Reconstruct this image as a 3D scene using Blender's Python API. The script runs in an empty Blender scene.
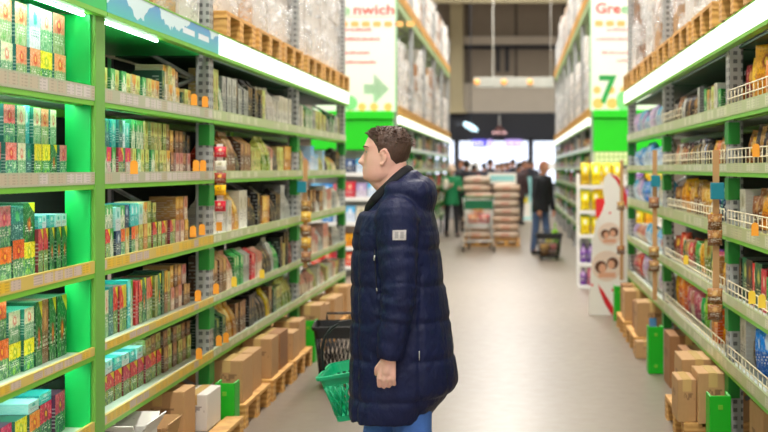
import bpy, bmesh, math, random
from mathutils import Vector, Matrix, noise
R = random.Random(7)
S = bpy.context.scene
C = S.collection
PI = math.pi
H = 1.575          # camera height
F = 1200.0         # focal length in pixels of the 768 px frame
VX, VY = 516, 168  # the aisle's vanishing point
XL, XR = -1.785, 1.165   # front planes of the two racks

def P(px, py, Y):
    """World point seen at pixel px, py at the depth Y."""
    return Vector(((px - VX) * Y / F, Y, H - (py - VY) * Y / F))

def lin(c):
    out = []
    for v in c[:3]:
        v /= 255.0
        out.append(v / 12.92 if v <= .04045 else ((v + .055) / 1.055) ** 2.4)
    return (*out, 1.0)

# ---------------------------------------------------------------- mesh builder
class MB:
    def __init__(s): s.v = []; s.f = []; s.m = []; s.sm = []
    def face(s, idx, m=0, smooth=False): s.f.append(tuple(idx)); s.m.append(m); s.sm.append(smooth)
    def box(s, x0, x1, y0, y1, z0, z1, m=0, mats=None, M=None):
        b = len(s.v)
        pts = [(x, y, z) for z in (z0, z1) for y in (y0, y1) for x in (x0, x1)]
        if M is not None: pts = [tuple(M @ Vector(p)) for p in pts]
        s.v += pts
        fs = {'-z': (0, 2, 3, 1), '+z': (4, 5, 7, 6), '-y': (0, 1, 5, 4), '+y': (2, 6, 7, 3), '-x': (0, 4, 6, 2), '+x': (1, 3, 7, 5)}
        for k, q in fs.items(): s.face([b + i for i in q], (mats or {}).get(k, m))
        return s
    def rings(s, rs, m=0, close=True, caps=True, smooth=True):
        b = len(s.v); n = len(rs[0])
        for r in rs: s.v += [tuple(p) for p in r]
        for i in range(len(rs) - 1):
            for j in range(n if close else n - 1):
                k = (j + 1) % n
                s.face((b + i*n + j, b + i*n + k, b + (i+1)*n + k, b + (i+1)*n + j), m, smooth)
        if caps:
            s.face([b + j for j in range(n)][::-1], m); e = b + (len(rs)-1)*n
            s.face([e + j for j in range(n)], m)
        return s
    def tube(s, pts, r, seg=8, m=0, smooth=True, closed=False, cap=True):
        pts = [Vector(p) for p in pts]; n = len(pts)
        rr = r if isinstance(r, (list, tuple)) else [r] * n
        rs = []; up = None
        for i, p in enumerate(pts):
            if closed: d = pts[(i+1) % n] - pts[i-1]
            else: d = pts[min(i+1, n-1)] - pts[max(i-1, 0)]
            d = d.normalized() if d.length > 1e-9 else Vector((0, 0, 1))
            if up is None:
                up = Vector((0, 0, 1)) if abs(d.z) < .9 else Vector((0, 1, 0))
            a = d.cross(up)
            if a.length < 1e-6: a = d.cross(Vector((1, 0, 0)))
            a.normalize(); u = a.cross(d).normalized(); up = u
            rs.append([p + (a*math.cos(t) + u*math.sin(t)) * rr[i] for t in [2*PI*k/seg for k in range(seg)]])
        if closed: rs.append(rs[0])
        s.rings(rs, m, True, cap and not closed, smooth)
        return s
    def capsule(s, a, b, ra, rb, seg=14, m=0):
        """Tapered limb with round ends."""
        a, b = Vector(a), Vector(b); d = (b - a)
        L = d.length; d = d / L if L > 1e-6 else Vector((0, 0, 1))
        pts, rr = [], []
        for k in range(5):
            t = PI/2 * (1 - k/4.); pts.append(a - d*ra*math.sin(t)); rr.append(max(ra*math.cos(t), ra*.02))
        for k in range(5):
            t = PI/2 * k/4.; pts.append(b + d*rb*math.sin(t)); rr.append(max(rb*math.cos(t), rb*.02))
        up = Vector((0, 0, 1)) if abs(d.z) < .9 else Vector((0, 1, 0))
        x = d.cross(up).normalized(); u = x.cross(d)
        s.rings([[p + (x*math.cos(2*PI*q/seg) + u*math.sin(2*PI*q/seg))*r for q in range(seg)] for p, r in zip(pts, rr)], m)
        return s
    def ellipsoid(s, c, rx, ry, rz, seg=20, n=12, m=0, M=None):
        c = Vector(c); rs = []
        for i in range(n + 1):
            t = -PI/2 + PI*i/n; k = max(math.cos(t), .01)
            ring = []
            for j in range(seg):
                a = 2*PI*j/seg
                v = Vector((rx*k*math.cos(a), ry*k*math.sin(a), rz*math.sin(t)))
                ring.append(c + (M @ v if M is not None else v))
            rs.append(ring)
        s.rings(rs, m); return s
    def prism(s, poly, t0, t1, axis='y', m=0, mside=None):
        """Polygon (a, b) extruded along axis. axis y: a->x, b->z. axis x: a->y, b->z. axis z: a->x, b->y."""
        b = len(s.v); n = len(poly)
        for t in (t0, t1):
            for p, q in poly:
                s.v.append({'y': (p, t, q), 'x': (t, p, q), 'z': (p, q, t)}[axis])
        s.face([b + i for i in range(n)][::-1], m); s.face([b + n + i for i in range(n)], m)
        for i in range(n):
            k = (i + 1) % n
            s.face((b + i, b + k, b + n + k, b + n + i), m if mside is None else mside)
        return s
    def lathe(s, prof, seg=14, m=0, c=(0, 0)):
        s.rings([[(c[0] + r*math.cos(2*PI*j/seg), c[1] + r*math.sin(2*PI*j/seg), z) for j in range(seg)] for r, z in prof], m)
        return s
    def mesh(s, name, mats):
        me = bpy.data.meshes.new(name)
        me.from_pydata(s.v, [], s.f)
        for mt in mats: me.materials.append(mt)
        me.polygons.foreach_set('material_index', s.m)
        me.polygons.foreach_set('use_smooth', s.sm)
        me.validate(); me.update()
        return me
    def build(s, name, mats, parent=None, loc=None, bevel=0, **tags):
        if not isinstance(mats, (list, tuple)): mats = [mats]
        o = bpy.data.objects.new(name, s.mesh(name, mats)); C.objects.link(o)
        if parent is not None: o.parent = parent
        if loc is not None: o.location = loc
        if bevel:
            b = o.modifiers.new('soft', 'BEVEL'); b.width = bevel; b.segments = 2; b.limit_method = 'ANGLE'; b.angle_limit = .7
        for k, v in tags.items(): o[k] = v
        return o

def empty(name, loc=(0, 0, 0), rz=0, **tags):
    o = bpy.data.objects.new(name, None); C.objects.link(o)
    o.location = loc; o.rotation_euler = (0, 0, rz); o.empty_display_size = .1
    for k, v in tags.items(): o[k] = v
    return o
def tag(o, label, category, group=None):
    o['label'] = label; o['category'] = category
    if group: o['group'] = group
    return o
def kids(o, table):
    return table.get(o.name, [])
def copy_tree(root, loc, rz=0, scale=None):
    r = root.copy(); C.objects.link(r); r.location = loc; r.rotation_euler = (0, 0, rz)
    if scale is not None: r.scale = scale
    for ch in [o for o in TREE.get(root, [])]:
        c = ch.copy(); C.objects.link(c); c.parent = r
        for g in TREE.get(ch, []):
            d = g.copy(); C.objects.link(d); d.parent = c
    return r
TREE = {}
TMP = bpy.data.scenes.new('workbench')
def remember(root, depth=0):
    """Note a thing's children once, so that copying needs no search."""
    allc = [o for o in bpy.data.objects if o.parent == root]
    TREE[root] = allc
    for ch in allc: TREE[ch] = [o for o in bpy.data.objects if o.parent == ch]

def tmp_depsgraph():
    with bpy.context.temp_override(scene=TMP, view_layer=TMP.view_layers[0]):
        dg = bpy.context.evaluated_depsgraph_get(); dg.update()
    return dg
def remesh(mb, voxel, smooth_iters=4, name='tmp', fac=.5):
    me = mb.mesh(name, [])
    o = bpy.data.objects.new(name, me); TMP.collection.objects.link(o)
    r = o.modifiers.new('r', 'REMESH'); r.mode = 'VOXEL'; r.voxel_size = voxel; r.use_smooth_shade = True
    if smooth_iters:
        sm = o.modifiers.new('s', 'SMOOTH'); sm.factor = fac; sm.iterations = smooth_iters
    dg = tmp_depsgraph()
    out = bpy.data.meshes.new_from_object(o.evaluated_get(dg))
    bpy.data.objects.remove(o); bpy.data.meshes.remove(me)
    out.polygons.foreach_set('use_smooth', [True] * len(out.polygons))
    return out
def mesh_obj(name, me, mats, parent=None, loc=None, **tags):
    me.name = name
    me.materials.clear()
    for m in (mats if isinstance(mats, (list, tuple)) else [mats]): me.materials.append(m)
    o = bpy.data.objects.new(name, me); C.objects.link(o)
    if parent is not None: o.parent = parent
    if loc is not None: o.location = loc
    for k, v in tags.items(): o[k] = v
    return o

# ---------------------------------------------------------------- materials
class NT:
    def __init__(s, name):
        s.mat = bpy.data.materials.new(name); s.mat.use_nodes = True
        s.t = s.mat.node_tree; s.b = s.t.nodes['Principled BSDF']
    def n(s, typ, **kw):
        q = s.t.nodes.new(typ)
        for k, v in kw.items(): setattr(q, k, v)
        return q
    def put(s, sock, v):
        if isinstance(v, bpy.types.NodeSocket): s.t.links.new(v, sock)
        elif v is not None: sock.default_value = v
    def m(s, op, a, b=None, c=None):
        q = s.n('ShaderNodeMath', operation=op)
        for i, v in enumerate((a, b, c)): s.put(q.inputs[i], v)
        return q.outputs[0]
    def mix(s, f, a, b):
        q = s.n('ShaderNodeMix', data_type='RGBA')
        s.put(q.inputs[0], f); s.put(q.inputs[6], a); s.put(q.inputs[7], b)
        return q.outputs[2]
    def coords(s, kind='Generated'):
        tc = s.n('ShaderNodeTexCoord'); sp = s.n('ShaderNodeSeparateXYZ')
        s.t.links.new(tc.outputs[kind], sp.inputs[0]); s.vec = tc.outputs[kind]
        return sp.outputs
    def comb(s, x, y, z=0.0):
        q = s.n('ShaderNodeCombineXYZ')
        for i, v in enumerate((x, y, z)): s.put(q.inputs[i], v)
        return q.outputs[0]
    def noise(s, vec=None, scale=5., detail=3., rough=.5):
        q = s.n('ShaderNodeTexNoise'); s.put(q.inputs['Vector'], vec)
        q.inputs['Scale'].default_value = scale; q.inputs['Detail'].default_value = detail; q.inputs['Roughness'].default_value = rough
        return q.outputs[0]
    def white(s, vec, dims='3D'):
        q = s.n('ShaderNodeTexWhiteNoise', noise_dimensions=dims)
        s.put(q.inputs['Vector' if dims != '1D' else 'W'], vec); return q.outputs[0]
    def bump(s, h, strength=.3, dist=.01):
        q = s.n('ShaderNodeBump'); q.inputs['Strength'].default_value = strength; q.inputs['Distance'].default_value = dist
        s.put(q.inputs['Height'], h); s.t.links.new(q.outputs[0], s.b.inputs['Normal'])
    def rand(s): return s.n('ShaderNodeObjectInfo').outputs['Random']
    def out(s, col=None, rough=.5, metal=0., spec=None, emit=None, estr=0, alpha=None, coat=0):
        s.put(s.b.inputs['Base Color'], col); s.put(s.b.inputs['Roughness'], rough); s.put(s.b.inputs['Metallic'], metal)
        if spec is not None: s.b.inputs['Specular IOR Level'].default_value = spec
        if emit is not None: s.put(s.b.inputs['Emission Color'], emit); s.b.inputs['Emission Strength'].default_value = estr
        if alpha is not None: s.put(s.b.inputs['Alpha'], alpha)
        if coat: s.b.inputs['Coat Weight'].default_value = coat
        return s.mat

def plain(name, rgb, rough=.5, metal=0., var=.06, scale=8., bump=0., spec=None, coat=0):
    """A painted, moulded or woven surface with faint mottling of its own."""
    q = NT(name); q.coords('Object'); n = q.noise(q.vec, scale, 4)
    a = lin(rgb); d = tuple(max(0, c*(1-var*2)) for c in a[:3]) + (1,); u = tuple(min(1, c*(1+var*2)) for c in a[:3]) + (1,)
    if bump: q.bump(q.noise(q.vec, scale*6, 3), bump, .004)
    return q.out(q.mix(n, d, u), rough, metal, spec, coat=coat)
def glow(name, rgb, strength):
    q = NT(name); return q.out(lin(rgb), .5, emit=lin(rgb), estr=strength)

def kraft_mat(name, rgb, dark=.8, prints=True):
    q = NT(name); o = q.coords('Generated'); n = q.noise(q.vec, 6, 5); r = q.rand()
    a = lin(rgb); b = tuple(c*dark for c in a[:3]) + (1,)
    col = q.mix(n, a, b); col = q.mix(q.m('MULTIPLY', r, .45), col, tuple(c*.7 for c in a[:3]) + (1,))
    if prints:
        cell = q.white(q.comb(q.m('FLOOR', q.m('MULTIPLY', q.m('ADD', o[0], o[1]), 16)), q.m('FLOOR', q.m('MULTIPLY', o[2], 14))))
        inr = q.m('MULTIPLY', q.m('GREATER_THAN', o[2], .52), q.m('LESS_THAN', o[2], .68))
        inr = q.m('MULTIPLY', inr, q.m('LESS_THAN', q.m('ABSOLUTE', q.m('SUBTRACT', q.m('ADD', o[0], o[1]), .62)), .28))
        col = q.mix(q.m('MULTIPLY', q.m('MULTIPLY', inr, q.m('GREATER_THAN', cell, .5)), .55), col, lin((90, 60, 40)))
    q.bump(q.noise(q.vec, 30, 3), .15, .003)
    return q.out(col, .75)

def print_mat(name, base, band, split=.5, motif=None, mr=.2, mz=.7, inner=None, strip=None, text=(240, 240, 230), leaf=None, corner=None, rough=.42, asp=1.):
    """Printed packaging: a band of colour over a base, a round motif, rows of print, a side strip, leaves or a corner flash."""
    q = NT(name); o = q.coords('Generated'); u, v = o[1], o[2]
    n = q.noise(q.vec, 7, 4); r = q.rand()
    c = q.mix(q.m('MULTIPLY', n, .5), lin(base), tuple(x*.62 for x in lin(base)[:3]) + (1,))
    bc = q.mix(q.m('MULTIPLY', n, .55), lin(band), tuple(min(1, x*1.25 + .04) for x in lin(band)[:3]) + (1,))
    edge = q.m('ADD', v, q.m('MULTIPLY', q.m('SUBTRACT', n, .5), .16))
    c = q.mix(q.m('GREATER_THAN', edge, split), c, bc)
    if leaf:
        nn = q.noise(q.comb(q.m('MULTIPLY', u, 7.), q.m('MULTIPLY', v, 3.), r), 1.4, 3)
        c = q.mix(q.m('MULTIPLY', q.m('GREATER_THAN', nn, .54), q.m('LESS_THAN', v, split)), c, lin(leaf))
    n3 = q.noise(q.comb(q.m('MULTIPLY', u, 9.), q.m('MULTIPLY', v, 9.), q.m('MULTIPLY', r, 40.)), 1.2, 5, .7)
    c = q.mix(q.m('MULTIPLY', q.m('GREATER_THAN', n3, .56), .42), c, tuple(x*.35 for x in lin(base)[:3]) + (1,))
    c = q.mix(q.m('MULTIPLY', q.m('LESS_THAN', n3, .42), .45), c, lin(text))
    rows = q.m('FRACT', q.m('MULTIPLY', v, 15.))
    cell = q.white(q.comb(q.m('FLOOR', q.m('MULTIPLY', u, 14.)), q.m('FLOOR', q.m('MULTIPLY', v, 15.)), q.m('FLOOR', q.m('MULTIPLY', r, 5.))))
    tx = q.m('MULTIPLY', q.m('LESS_THAN', rows, .55), q.m('GREATER_THAN', cell, .5))
    tx = q.m('MULTIPLY', tx, q.m('LESS_THAN', q.m('ABSOLUTE', q.m('SUBTRACT', v, split - .17)), .10))
    tx = q.m('MULTIPLY', tx, q.m('LESS_THAN', q.m('ABSOLUTE', q.m('SUBTRACT', u, .5)), .34))
    c = q.mix(q.m('MULTIPLY', tx, .85), c, lin(text))
    if motif:
        wob = q.m('MULTIPLY', q.m('SUBTRACT', q.noise(q.comb(q.m('MULTIPLY', u, 6.), q.m('MULTIPLY', v, 6.), r), 1.5, 3), .5), .22)
        dx = q.m('MULTIPLY', q.m('SUBTRACT', u, .52), asp); dz = q.m('SUBTRACT', v, mz)
        d = q.m('ADD', q.m('SQRT', q.m('ADD', q.m('MULTIPLY', dx, dx), q.m('MULTIPLY', dz, dz))), wob)
        sm = q.n('ShaderNodeMapRange', interpolation_type='SMOOTHSTEP'); q.put(sm.inputs[0], d); sm.inputs[1].default_value = mr*1.1; sm.inputs[2].default_value = mr*.5; sm.inputs[3].default_value = 0; sm.inputs[4].default_value = .85
        c = q.mix(sm.outputs[0], c, lin(motif))
        if inner: c = q.mix(q.m('LESS_THAN', d, mr*.35), c, lin(inner))
    if corner:
        c = q.mix(q.m('GREATER_THAN', q.m('ADD', v, q.m('MULTIPLY', u, .5)), 1.22), c, lin(corner))
    if strip: c = q.mix(q.m('LESS_THAN', u, .13), c, lin(strip))
    hsv = q.n('ShaderNodeHueSaturation'); q.put(hsv.inputs['Color'], c)
    q.put(hsv.inputs['Value'], q.m('ADD', q.m('MULTIPLY', r, .3), .86)); hsv.inputs['Saturation'].default_value = 1.22; q.put(hsv.inputs['Hue'], q.m('ADD', q.m('MULTIPLY', r, .03), .485))
    return q.out(hsv.outputs[0], rough)

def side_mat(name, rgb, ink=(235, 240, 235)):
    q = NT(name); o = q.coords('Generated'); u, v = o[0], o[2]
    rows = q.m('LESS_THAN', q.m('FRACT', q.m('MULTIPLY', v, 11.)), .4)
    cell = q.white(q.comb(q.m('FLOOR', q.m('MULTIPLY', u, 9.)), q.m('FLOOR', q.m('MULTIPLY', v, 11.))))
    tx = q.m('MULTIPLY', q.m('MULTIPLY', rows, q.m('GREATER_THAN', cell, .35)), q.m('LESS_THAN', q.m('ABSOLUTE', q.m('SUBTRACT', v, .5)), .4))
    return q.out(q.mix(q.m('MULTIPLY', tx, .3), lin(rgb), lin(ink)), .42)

M = {}
M['green'] = plain('green_enamel', (112, 190, 48), .4, 0, .05)
M['green_panel'] = plain('green_panel_enamel', (0, 190, 84), .45, 0, .04, 3)
M['green_bright'] = plain('bright_green_enamel', (20, 212, 8), .4, 0, .04, 3)
M['green_hook'] = plain('mid_green_enamel', (34, 136, 46), .45, 0, .05)
M['green_guard'] = plain('guard_green_enamel', (14, 178, 26), .4, 0, .04, 3)
M['green_post'] = plain('olive_green_enamel', (104, 165, 62), .45, 0, .06)
M['steel'] = plain('galvanised_steel', (150, 152, 150), .4, .6, .12, 20)
M['steel_pale'] = plain('pale_steel', (205, 206, 196), .5, .1, .06, 6)
M['back'] = plain('dark_back_panel', (42, 44, 44), .8, 0, .1)
M['deck'] = plain('shelf_enamel', (214, 222, 210), .4, 0, .04)
M['white'] = plain('white_plastic', (235, 235, 230), .45, 0, .03)
M['cream_wire'] = plain('cream_coated_wire', (236, 226, 190), .45, 0, .04)
M['black'] = plain('black_plastic', (20, 20, 22), .42, 0, .1)
M['black_rubber'] = plain('black_rubber', (24, 24, 24), .7)
def _wood():
    q = NT('pallet_pine_wood'); q.coords('Object'); w = q.n('ShaderNodeTexWave', wave_type='BANDS', bands_direction='Z')
    q.put(w.inputs['Vector'], q.vec); w.inputs['Scale'].default_value = 9; w.inputs['Distortion'].default_value = 6; w.inputs['Detail'].default_value = 3
    r = q.rand()
    c = q.mix(w.outputs[0], lin((236, 184, 104)), lin((200, 140, 66)))
    c = q.mix(q.m('MULTIPLY', r, .5), c, lin((190, 150, 100)))
    return q.out(c, .7)
M['wood'] = _wood()
M['kraft'] = kraft_mat('kraft_cardboard', (205, 160, 108))
M['kraft_dark'] = kraft_mat('dark_kraft_cardboard', (168, 118, 72))
M['carton_white'] = kraft_mat('white_cardboard', (232, 226, 218), .93)
M['tape'] = plain('packing_tape', (214, 178, 116), .25)
M['blue_label'] = plain('blue_paper_label', (80, 140, 190), .5)
M['led'] = glow('white_light_strip', (222, 255, 246), 30.)
M['header_added_glow'] = glow('white_header_added_glow', (252, 253, 244), 1.15)  # white reflective header fascia, its brightness put in as added emission
M['lamp'] = glow('hall_lamp_diffuser', (255, 250, 238), 6.)
M['skin'] = None

def rail_mat(name, bg, a, b, dens=.55, width=9.):
    q = NT(name); o = q.coords('Object'); z = q.coords('Generated')[2]
    o = q.coords('Object')
    cell = q.m('FLOOR', q.m('MULTIPLY', o[1], width)); w = q.white(cell, '1D'); w2 = q.white(q.m('ADD', cell, 31.7), '1D')
    fr = q.m('FRACT', q.m('MULTIPLY', o[1], width)); tagm = q.m('MULTIPLY', q.m('LESS_THAN', q.m('ABSOLUTE', q.m('SUBTRACT', fr, .5)), .43), q.m('LESS_THAN', w, dens))
    tagm = q.m('MULTIPLY', tagm, q.m('LESS_THAN', q.m('ABSOLUTE', q.m('SUBTRACT', z, .52)), .36))
    tc = q.mix(q.m('GREATER_THAN', w2, .5), lin(a), lin(b))
    ln = q.m('MULTIPLY', q.m('LESS_THAN', q.m('FRACT', q.m('MULTIPLY', z, 5.)), .4), q.m('GREATER_THAN', q.white(q.m('FLOOR', q.m('MULTIPLY', o[1], width*7)), '1D'), .45))
    tc = q.mix(q.m('MULTIPLY', ln, .35), tc, lin((70, 60, 50)))
    return q.out(q.mix(tagm, lin(bg), tc), .3)
M['rail_pale'] = rail_mat('pale_price_rail', (176, 188, 134), (208, 212, 176), (190, 196, 154), .6)
M['rail_tags'] = rail_mat('tagged_price_rail', (176, 178, 150), (206, 196, 190), (190, 176, 150), .85, 11)
M['rail_gold'] = rail_mat('golden_price_rail', (205, 180, 88), (224, 184, 40), (200, 180, 165), .8, 10)

def film_mat():
    q = NT('stretch_film'); q.coords('Object')
    mp = q.n('ShaderNodeMapping'); q.put(mp.inputs['Vector'], q.vec); mp.inputs['Scale'].default_value = (3.2, .9, 3.2); mp.inputs['Rotation'].default_value = (.25, 0, 0)
    n = q.noise(mp.outputs[0], 2.6, 6, .68)
    q.bump(n, 1., .07)
    al = q.n('ShaderNodeMapRange'); q.put(al.inputs['Value'], n)
    al.inputs[1].default_value = .46; al.inputs[2].default_value = .62; al.inputs[3].default_value = .06; al.inputs[4].default_value = .78
    return q.out(lin((250, 250, 250)), .18, alpha=al.outputs[0])
M['film'] = film_mat()
def perf_mat():
    q = NT('perforated_steel'); o = q.coords('Object')
    hole = q.m('MULTIPLY', q.m('LESS_THAN', q.m('ABSOLUTE', q.m('SUBTRACT', q.m('FRACT', q.m('MULTIPLY', o[2], 22.)), .5)), .24),
               q.m('LESS_THAN', q.m('ABSOLUTE', q.m('SUBTRACT', q.m('FRACT', q.m('MULTIPLY', q.m('ADD', o[1], o[0]), 24.)), .5)), .27))
    return q.out(q.mix(hole, lin((176, 178, 176)), lin((104, 106, 106))), .42, .3)
M['perf'] = perf_mat()
AISLE_W = 910.0
# ================================================================= the hall
def floor_mat():
    q = NT('polished_concrete'); q.coords('Object')
    n = q.noise(q.vec, .55, 5); n2 = q.noise(q.vec, 9, 5, .65); n3 = q.noise(q.vec, 45, 2)
    c = q.mix(n, lin((138, 125, 110)), lin((114, 102, 89)))
    c = q.mix(q.m('MULTIPLY', n2, .35), c, lin((152, 139, 124)))
    c = q.mix(q.m('MULTIPLY', n3, .2), c, lin((110, 100, 90)))
    rg = q.m('ADD', q.m('MULTIPLY', n2, .2), .26)
    return q.out(c, rg, spec=.45)
MB().box(-26, 26, -7, 62, -.2, 0).build('floor', floor_mat(), kind='structure')
M['hall_wall'] = plain('taupe_wall_panel', (152, 140, 124), .8, 0, .05, 1.5)
M['hall_wall_pale'] = plain('pale_wall_panel', (214, 204, 188), .8, 0, .04, 1.5)
M['seam'] = plain('dark_wall_seam', (96, 88, 78), .8)
M['dark_band'] = plain('dark_gallery_front', (30, 34, 44), .6)
M['column'] = plain('sand_painted_steel', (196, 184, 146), .6, 0, .05, 2)
M['ceiling'] = plain('pale_ceiling_deck', (206, 202, 192), .8, 0, .04, 1)
YW = 50.0
w = MB(); w.box(-26, 26, YW, YW+.3, 5.1, 11)
w.build('wall_far', M['hall_wall'], kind='structure')
MB().box(-26, 26, YW-.05, YW+.3, P(0, 113, YW).z, 5.1).build('trim_1', M['hall_wall_pale'], kind='structure')
zb, zt = P(0, 139, YW).z, P(0, 113, YW).z
MB().box(-26, 26, YW-.4, YW+.3, zb, zt).build('trim_2', M['dark_band'], kind='structure')
# vertical seams, a pipe run and a dark rail across the far wall
for k, x in enumerate(range(-12, 14, 2)):
    MB().box(x - .05, x + .05, YW-.04, YW, 5.1, 11).build('trim_%d' % (3 + k), M['seam'], kind='structure')
MB().box(-26, 26, YW-.25, YW-.02, P(0, 45, YW).z, P(0, 37, YW).z).build('trim_20', M['hall_wall_pale'], kind='structure')
MB().box(-26, 26, YW-.3, YW-.02, P(0, 49, YW).z, P(0, 46.5, YW).z).build('trim_21', M['dark_band'], kind='structure')
for k, px in enumerate((498, 507)):
    a = P(px, 100, YW)
    MB().box(a.x-.07, a.x+.07, YW-.2, YW-.02, P(0, 72, YW).z, P(0, 48, YW).z).build('trim_%d' % (22+k), M['dark_band'], kind='structure')
# ground-level shopfront glazing beyond the tills
M['daylight'] = glow('bright_shop_window', (226, 236, 255), 1.5)
M['mullion'] = plain('dark_mullion', (50, 56, 66), .5)
for k, (a, b) in enumerate(((458, 529.5), (532, 562), (380, 455.5), (564, 640))):
    A, B = P(a, 0, YW), P(b, 0, YW)
    f = MB().box(A.x, B.x, YW+.05, YW+.1, .9, zb).build('window_%d' % (k+1), M['daylight'], kind='structure')
    fr = MB()
    for x in (A.x, B.x): fr.box(x-.06, x+.06, YW-.06, YW+.12, 0, zb)
    fr.box(A.x, B.x, YW-.06, YW+.12, .84, .96); fr.box(A.x, B.x, YW-.06, YW+.04, zb-.08, zb)
    fr.build('window_frame', M['mullion'], parent=f)
MB().box(-26, 26, YW, YW+.3, 0, .9).build('wall_far_base', plain('grey_plinth', (110, 108, 106), .7), kind='structure')
for k, (a, b) in enumerate(((-26, P(380, 0, YW).x), (P(640, 0, YW).x, 26))):
    MB().box(a, b, YW, YW+.3, .9, zb).build('wall_far_%d' % (k+1), M['hall_wall'], kind='structure')
MB().box(-26.3, -26, -7, 62, 0, 11).build('wall_left', M['hall_wall_pale'], kind='structure')
MB().box(26, 26.3, -7, 62, 0, 11).build('wall_right', M['hall_wall_pale'], kind='structure')
MB().box(-26, 26, -7, 62, 11, 11.3).build('ceiling', M['ceiling'], kind='structure')
# the sand coloured steel column beside the far end of the aisle
a, b = P(450, 0, 49.2), P(463, 0, 49.2)
col = MB().box(a.x, b.x, 49.2, 49.7, P(0, 109, 49.2).z, 11); col.box(a.x-.12, b.x+.12, 49.1, 49.75, P(0, 113, 49.2).z, P(0, 109, 49.2).z)
col.build('column', M['column'], kind='structure')
MB().box(-26, 26, 43.9, 44.2, P(0, 3, 44).z, P(0, -6, 44).z).build('beam', M['column'], kind='structure')

# ceiling lamps: long trunking lights along the aisles
def area(name, loc, sx, sy, power, col=(1, .97, .92), rot=(0, 0, 0)):
    l = bpy.data.lights.new(name, 'AREA'); l.shape = 'RECTANGLE'; l.size = sx; l.size_y = sy; l.energy = power; l.color = col
    o = bpy.data.objects.new(name, l); C.objects.link(o); o.location = loc; o.rotation_euler = rot
    return o
LZ = 8.6
for i, x in enumerate((-7.2, -.3, 6.6)):
    for j, (y0, y1) in enumerate(((-5, 9), (11, 25), (27, 41))):
        t = empty('ceiling_lamp', (x, (y0+y1)/2, LZ))
        tag(t, '%s run of trunking light above the %s aisle' % (('near', 'middle', 'far')[j], ('coffee side', 'main', 'snack side')[i]), 'lamp', 'ceiling lamps')
        L = (y1-y0)/2
        MB().box(-.2, .2, -L, L, .04, .16).build('housing', M['white'], parent=t)
        MB().box(-.16, .16, -L+.05, L-.05, .03, .04).build('diffuser', M['lamp'], parent=t)
        for yy in (-L*.8, 0, L*.8): MB().tube([(0, yy, .16), (0, yy, 11-LZ)], .012, 6).build('suspension_wire', M['steel'], parent=t)
        area('aisle_light', (x, (y0+y1)/2, LZ-.02), .5, y1-y0, (AISLE_W if x > -1 and x < 1 else AISLE_W*.8)*(1, 1.2, 1.3)[j])
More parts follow.
